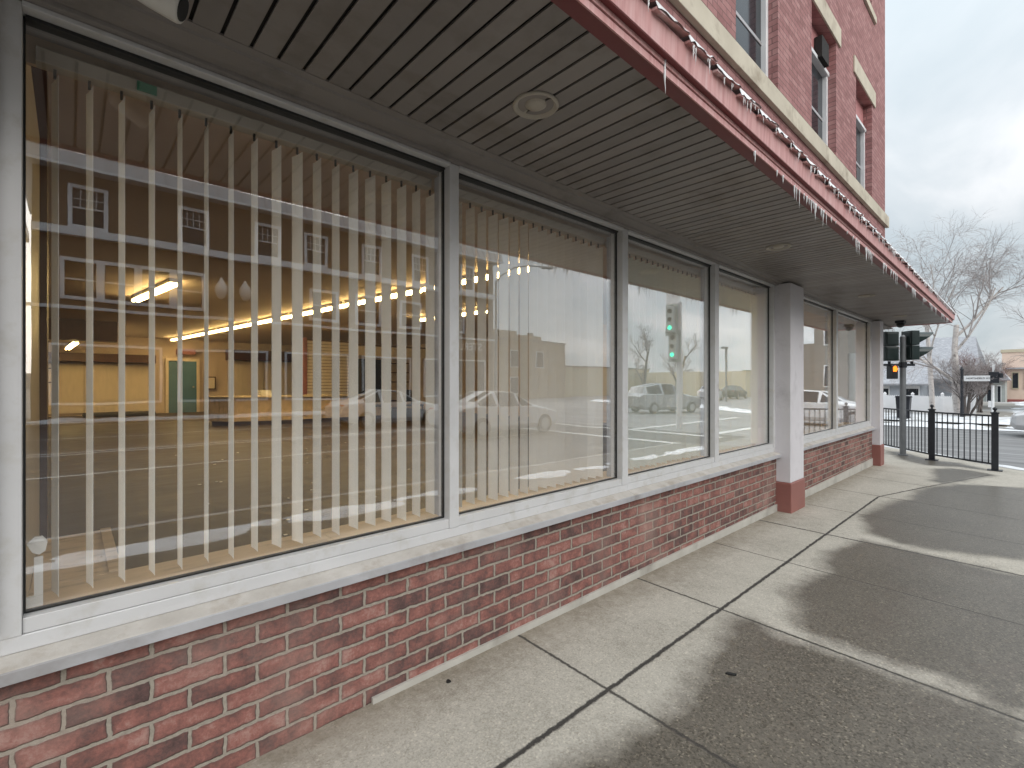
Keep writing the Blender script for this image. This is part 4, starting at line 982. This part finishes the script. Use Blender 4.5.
sp_ = thing('white_signal_post', (29.4, 1.18, ZF), 'white post carrying a black signal box beside the name blade', 'traffic light')
MB().lathe([(.06,0),(.055,.1),(.05,1.55)], (29.4,1.18,ZF), 12).build('post', M['signwhite'], sp_)
f = MB(); f.box(29.25,29.5,.98,1.3,1.5,1.98); f.box(29.22,29.5,.86,.979,1.72,1.92); f.build('signal_box', M['black_paint'], sp_, bevel=.02)
MB().box(29.36,29.42,1.12,1.2,1.985,2.3).build('pole_top', M['signwhite'], sp_)
MB().box(29.3,29.5,1.22,1.32,.45,.72).build('push_button_box', M['signwhite'], sp_)
if True:
    x, y = 27.0, 3.86
    tb_ = thing('rubbish_bin', (x, y, ZF), 'black wheeled rubbish bin half hidden by the grey signal pole', 'bin')
    MB().prism([(y-.2,ZF+.12),(y+.2,ZF+.12),(y+.25,.86),(y-.25,.86)], 'x', x-.25, x+.25).build('bin_body', M['black_paint'], tb_, bevel=.02)
    MB().prism([(y-.27,.862),(y+.27,.862),(y+.24,.93),(y-.24,.93)], 'x', x-.3, x+.27).build('lid', M['black_paint'], tb_)
    for s_ in (-.18, .18): MB().lathe([(.09,-.03),(.09,.03)], (x+.2, y+s_, ZF+.09), 12, 'y').build('wheel', M['tyre'], tb_)

# ------------------------------------------------------------------ cars
ST = [(0,.66,.36,.60,.63,.56),(.12,.80,.24,.70,.74,.66),(.85,.88,.2,.86,.92,.70),(1.35,.89,.2,.92,1.0,.74),(2.05,.9,.2,.93,1.40,.60),(2.95,.9,.2,.95,1.44,.60),(3.75,.89,.2,.98,1.10,.68),(4.25,.86,.25,.96,1.03,.70),(4.5,.76,.4,.82,.86,.62)]
def make_car(paint, label, loc, rz, suv=False, group='cars about the crossing'):
    S = [(x, w_, zb, zs+(.12 if suv else 0), zt+(.28 if suv and 4 <= i <= 6 else .12 if suv else 0), wt) for i, (x, w_, zb, zs, zt, wt) in enumerate(ST)]
    if suv: S[6] = (4.1, .89, .24, 1.08, 1.55, .62)
    t = thing('parked_car', (0,0,0), label, 'car', group); mb = MB(); rings = []
    for x, w_, zb, zs, zt, wt in S:
        X = x-2.25; rings.append([(X,-w_*.9,zb),(X,-w_,zb+.16),(X,-w_,zs),(X,-wt,zt),(X,0,zt+.02),(X,wt,zt),(X,w_,zs),(X,w_,zb+.16),(X,w_*.9,zb)])
    for r_ in rings: mb.v += r_
    n_ = 9
    for i in range(len(rings)-1):
        for j in range(n_): mb.f.append((i*n_+j, i*n_+(j+1) % n_, (i+1)*n_+(j+1) % n_, (i+1)*n_+j))
    mb.f += [tuple(range(n_)), tuple(range((len(rings)-1)*n_, len(rings)*n_))]
    body = mb.build('body', paint, t, bevel=.03)
    def glaz(q, inset=.88):
        q = [Vector(p) for p in q]; c_ = sum(q, Vector())/len(q); q = [c_+(p-c_)*inset for p in q]
        nn = (q[1]-q[0]).cross(q[2]-q[0]).normalized()
        if nn.dot(c_-Vector((0,0,.7))) < 0: nn = -nn
        m_ = MB(); k = len(q); m_.add([p-nn*.01 for p in q]+[p+nn*.012 for p in q], [tuple(range(k)), tuple(range(2*k-1,k-1,-1))]+[(i,(i+1)%k,(i+1)%k+k,i+k) for i in range(k)])
        m_.build('window', M['dark_glass'], t)
    for a_, b_ in ((2,3),(6,5)):
        glaz([rings[3][a_], rings[4][a_], rings[4][b_]], .74); glaz([rings[4][a_], rings[5][a_], rings[5][b_], rings[4][b_]], .9); glaz([rings[5][a_], rings[6][a_], rings[6][b_], rings[5][b_]], .78)
    glaz([rings[3][3], rings[3][5], rings[4][5], rings[4][3]]); glaz([rings[5][3], rings[5][5], rings[6][5], rings[6][3]])
    for X in (-1.4, 1.35):
        for s_ in (-1, 1):
            wh = MB().lathe([(.22,-.1),(.31,-.1),(.33,-.07),(.33,.07),(.31,.1),(.22,.1)], (X, s_*.82, .33), 24, 'y').build('wheel', M['tyre'], t, smooth=False)
            MB().lathe([(.05,-.112),(.21,-.104),(.21,.104),(.05,.112)], (X, s_*.82, .33), 16, 'y').build('rim', M['rim'], wh)
    for s_ in (-1, 1):
        MB().obox((-2.16, s_*.60, .66), (1,0,0), (0,1,0), (0,0,1), .05, .14, .06).build('headlight', M['lens'], t, bevel=.02)
        MB().obox((2.17, s_*.62, .86), (1,0,0), (0,1,0), (0,0,1), .05, .12, .07).build('taillight', M['taillens'], t, bevel=.02)
    t.location = loc; t.rotation_euler = (0, 0, rz); return t
rz_ = gz(10)+RZ
make_car(M['car_white'], 'white car crossing the side street at the right photo edge', (23.2,-1.75,gz(15)+RZ), R(-90))
make_car(M['car_white'], 'pale saloon reflected in the second shop window pane', (10.6,-7.9,rz_), R(180))
make_car(M['car_white'], 'white saloon reflected behind the slats of the first blind', (9.4,-13.2,rz_), R(180))
make_car(M['car_silver'], 'grey sport utility car reflected in the third shop window pane', (26.0,-10.6,gz(15)+RZ), R(200), True)
make_car(M['car_white'], 'white car parked by the cream building, reflected in the fourth pane', (47,-17.5,gz(15)+RZ), R(165))
make_car(M['car_dark'], 'dark car parked behind the white one in the fourth pane reflection', (55,-18.5,gz(15)+RZ), R(175))

# ------------------------------------------------------------------ across the main street (seen in the glass)
YF = -22.0
ob_ = thing('tan_building', (10, YF, 0), 'tan building with white trimmed windows and metal eave, reflected in the shop windows', 'building')
ow = []
tx = [.08,3.75,6.92,9.35,12.6,15.85,19.6]
for x in tx: ow.append((x, x+.95, 7.92, 9.42))
bigw = [(-.15,.82),(1.1,2.08),(2.33,3.28),(3.56,4.5),(9.6,10.9),(12.2,13.5),(15.0,16.3),(18.4,19.7)]
for xa, xb in bigw: ow.append((xa, xb, 5.0, 6.45))
wall_open(-1.1, 22.4, 0, 10.2, YF-.35, YF, ow).build('wall', M['facade'], ob_)
MB().box(-1.1, 22.4, YF+.001, YF+.28, 7.45, 7.75).build('belt_course', M['white_frame'], ob_)
MB().box(-1.3, 22.6, YF+.001, YF+.12, 4.5, 4.62).build('storefront_cornice', M['white_frame'], ob_)
rfm = MB().prism([(YF+.75,10.05),(YF+.75,10.12),(YF+.45,10.72),(YF-8,10.78),(YF-8,10.05)], 'x', -1.5, 22.7); 
rf = rfm.build('roof', M['mansard'], ob_)
sm = MB()
for k in range(48): 
    x = -1.4+k*.5; sm.bar((x,YF+.765,10.13), (x,YF+.465,10.73), .05, .05)
sm.build('seams', M['mansard'], rf)
MB().box(-1.5, 22.7, YF+.751, YF+.80, 10.0, 10.10).build('eave_board', M['white_frame'], ob_)
for (x0, x1, z0, z1) in ow:
    f = MB(); t_ = .14
    f.box(x0-t_, x0, YF+.001, YF+.06, z0-t_, z1+t_); f.box(x1, x1+t_, YF+.001, YF+.06, z0-t_, z1+t_); f.box(x0+.0005, x1-.0005, YF+.001, YF+.06, z1, z1+t_); f.box(x0+.0005, x1-.0005, YF+.001, YF+.08, z0-t_, z0)
    zm = (z0+z1)/2
    f.box(x0+.0005, x1-.0005, YF-.10, YF-.03, zm-.03, zm+.03)
    if z0 > 7:
        for k in (1, 2, 3): xk = x0+(x1-x0)*k/4; f.box(xk-.015, xk+.015, YF-.09, YF-.05, zm+.031, z1-.001)
        f.box(x0+.001, x1-.001, YF-.088, YF-.052, (zm+z1)/2-.015, (zm+z1)/2+.015)
    wf = f.build('window', M['white_frame'], ob_)
    MB().box(x0+.001, x1-.001, YF-.16, YF-.12, z0+.001, z1-.001).build('pane', M['dark_glass'], wf)
for x0, x1 in ((-.6,3.0),(3.6,7.4),(8.2,11.6),(12.4,15.6),(16.6,21.6)):
    w_ = MB().box(x0, x1, YF+.001, YF+.09, .6, 3.1).build('shop_front', M['white_frame'], ob_)
    MB().box(x0+.1, x1-.1, YF+.091, YF+.10, .7, 3.0).build('pane', M['dark_glass'], w_)
sgn = MB().box(15.9, 21.6, YF+.001, YF+.07, 3.55, 4.4).build('sign_board', M['facade'], ob_)
text_mesh('STERLING', .72, 'lettering', M['signwhite'], sgn, (21.3, YF+.08, 3.98), (R(90), 0, R(180)), .01)
lb = thing('white_building', (-6, -24, 0), 'white topped neighbouring building reflected at the far left of the glass', 'building')
MB().box(-14, -1.7, -30, -22.3, 0, 6.8).build('wall', M['facade'], lb); MB().box(-14, -1.7, -30, -22.3, 6.801, 8.6).build('upper_wall', M['white_frame'], lb); MB().box(-14.2, -1.5, -30, -22.1, 8.601, 9.0).build('cornice', M['white_frame'], lb)

def far_building(name, label, x0, x1, y0, y1, h, mat, steps=(), wins=()):
    t = thing(name, ((x0+x1)/2, y1, -.3), label, 'building')
    m_ = MB().box(x0, x1, y0, y1, -.5, h)
    for (a, b_, hh) in steps: m_.box(a, b_, y0+.01, y1-.01, h+.001, hh)
    m_.build('wall', mat, t)
    MB().box(x0-.1, x1+.1, y1-.4, y1+.1, h-.02, h+.12).build('parapet', M['dull_grey'], t)
    for (a, z) in wins:
        f = MB().box(a, a+1.3, y1+.001, y1+.05, z, z+1.9).build('window', M['white_frame'], t); MB().box(a+.1, a+1.2, y1+.051, y1+.07, z+.1, z+1.8).build('pane', M['dark_glass'], t).parent = t
    return t
far_building('brick_block', 'tan brick block with stepped parapet reflected in the second pane', 29, 44, -50, -34, 6.2, M['far_brick'], ((29,36,7.2),(36,40,6.8)), ((31,3.2),(35,3.2),(39,3.2),(31,.3),(35,.3)))
far_building('low_shed', 'low dark roofed shed with chimney reflected right of the brick block', 46, 66, -55, -36, 3.6, M['cream'])
ch = thing('chimney_stack', (49, -45, 0), 'slim dark chimney rising behind the low shed reflection', 'chimney')
MB().lathe([(.5,0),(.42,8.2),(.5,8.3),(.5,8.7)], (49,-45,0), 12).build('stack', M['dull_grey'], ch)
far_building('cream_building', 'long cream building behind parked cars, reflected in the fourth pane', 62, 90, -40, -20, 3.0, M['cream'])
rb = far_building('cream_building', 'pale salmon roofed building behind the traffic light reflection', 60, 84, -60, -42, 2.4, M['pinkwall'])
gb = thing('grey_block', (44, -5, -.3), 'dull grey brown block reflected in the last shop window by the corner', 'building')
MB().box(40, 52, -6.5, -4.45, -.5, 9.5).build('wall', M['dull_grey'], gb)
MB().box(40.3, 52, -4.449, -1.2, -.5, 3.6).build('wing', M['greywall'], gb)
MB().box(40.3, 52, -8.2, -6.501, -.5, 4.4).build('wing', M['dull_grey'], gb)
for z in (1.2, 4.2, 7.0):
    w_ = MB().box(39.95, 39.999, -5.9, -5.1, z, z+1.6).build('window', M['white_frame'], gb); MB().box(39.93, 39.949, -5.82, -5.18, z+.08, z+1.52).build('pane', M['dark_glass'], w_)

def street_lamp_twin(x, y):
    t = thing('twin_street_lamp', (x, y, 0), 'twin globe street lamp reflected among the slats of the first blind', 'street lamp')
    MB().lathe([(.2,0),(.16,.5),(.08,.8),(.06,5.2),(.09,5.3)], (x,y,0), 12).build('post', M['black_paint'], t)
    MB().bar((x-.55,y,5.32),(x+.55,y,5.32),.06).build('arm', M['black_paint'], t)
    for s_ in (-.5, .5): MB().lathe([(.08,0),(.16,.08),(.27,.35),(.25,.55),(.12,.75),(.03,.95)], (x+s_,y,5.36), 14).build('lamp_globe', M['plastic_white'], t, smooth=True)
street_lamp_twin(5.6, -20.9)
t = thing('cobra_street_lamp', (21.8,-21,0), 'grey street lamp with curved arm reflected beside the second pane edge', 'street lamp')
MB().tube([(21.8,-21,0),(21.8,-21,8.6)], [.12,.07], 10).build('post', M['galv'], t)
MB().tube([(21.8,-21,8.5),(22.1,-20.8,9.0),(22.9,-20.3,9.6),(23.9,-19.6,9.75),(24.6,-19.2,9.7)], .05, 8).build('arm', M['galv'], t)
MB().obox((24.9,-19.0,9.66), Vector((.83,.55,0)), Vector((-.55,.83,0)), Vector((0,0,1)), .4, .14, .07).build('lamp_head', M['galv'], t, bevel=.03)
t = thing('parking_lot_lamp', (44,-14.6,0), 'square headed car park lamp reflected in the fourth pane', 'street lamp')
MB().bar((44,-14.6,-.2),(44,-14.6,4.6),.14).build('post', M['galv'], t); MB().box(43.1,44.1,-14.75,-14.45,4.6,4.75).build('lamp_head', M['galv'], t)

# signal mast with green lamps, reflected in the third pane
mx_, my_ = 17.2, -4.85
t = thing('green_traffic_signal', (mx_, my_, gz(15)+RZ), 'grey mast with two green lit signal heads reflected in the third pane', 'traffic light')
MB().tube([(mx_,my_,-.25),(mx_,my_,4.6)], [.11,.09], 12).build('mast', M['alu'], t)
for (dx, zc, nn) in ((-.42, 3.9, 3), (-.28, 2.9, 3)):
    q = MB().box(mx_+dx-.16, mx_+dx+.02, my_+dx*.2-.16, my_+dx*.2+.16, zc-.5, zc+.5).build('signal_head', M['greywall'], t, bevel=.02)
    MB().box(mx_+dx+.0201, mx_+dx+.03, my_+dx*.2-.25, my_+dx*.2+.25, zc-.6, zc+.6).build('backplate', M['greywall'], q)
    for i, zz_ in enumerate((zc+.32, zc, zc-.32)):
        MB().lathe([(.085,-.012),(.085,0)], (mx_+dx-.162, my_+dx*.2, zz_), 14, 'x').build('lamp', M['greenlamp'] if i == 2 else M['dark_glass'], q)
f = MB(); f.bar((mx_-.5,my_-.1,4.42),(mx_,my_,4.42),.06); f.bar((mx_-.45,my_-.1,3.35),(mx_,my_,3.35),.06); f.build('arm', M['galv'], t)
sgp = MB().box(mx_-.36,mx_-.34,my_-.35,my_+.2,4.5,5.0).build('street_plate', M['signwhite'], t)
bare_tree('park_tree', (52, -24, -.2), 9, 1.2, (0, 0), 'bare spreading tree reflected in the third pane right of the signal', M['bark'], M['twig'], 51, 4, .2, .0, .25, 4, upb=.5)
bare_tree('park_tree', (47, -25, -.2), 8, 1.2, (0, 0), 'bare tree reflected in the third pane beside the mullion', M['bark'], M['twig'], 57, 4, .2, .0, .25, 4, upb=.5)
bare_tree('street_tree', (30, -1.2, -.2), 7.5, 1.1, (0, 0), 'bare street tree reflected in the last shop window', M['bark'], M['twig'], 61, 4, .15, .1, .3, 3, upb=.5)
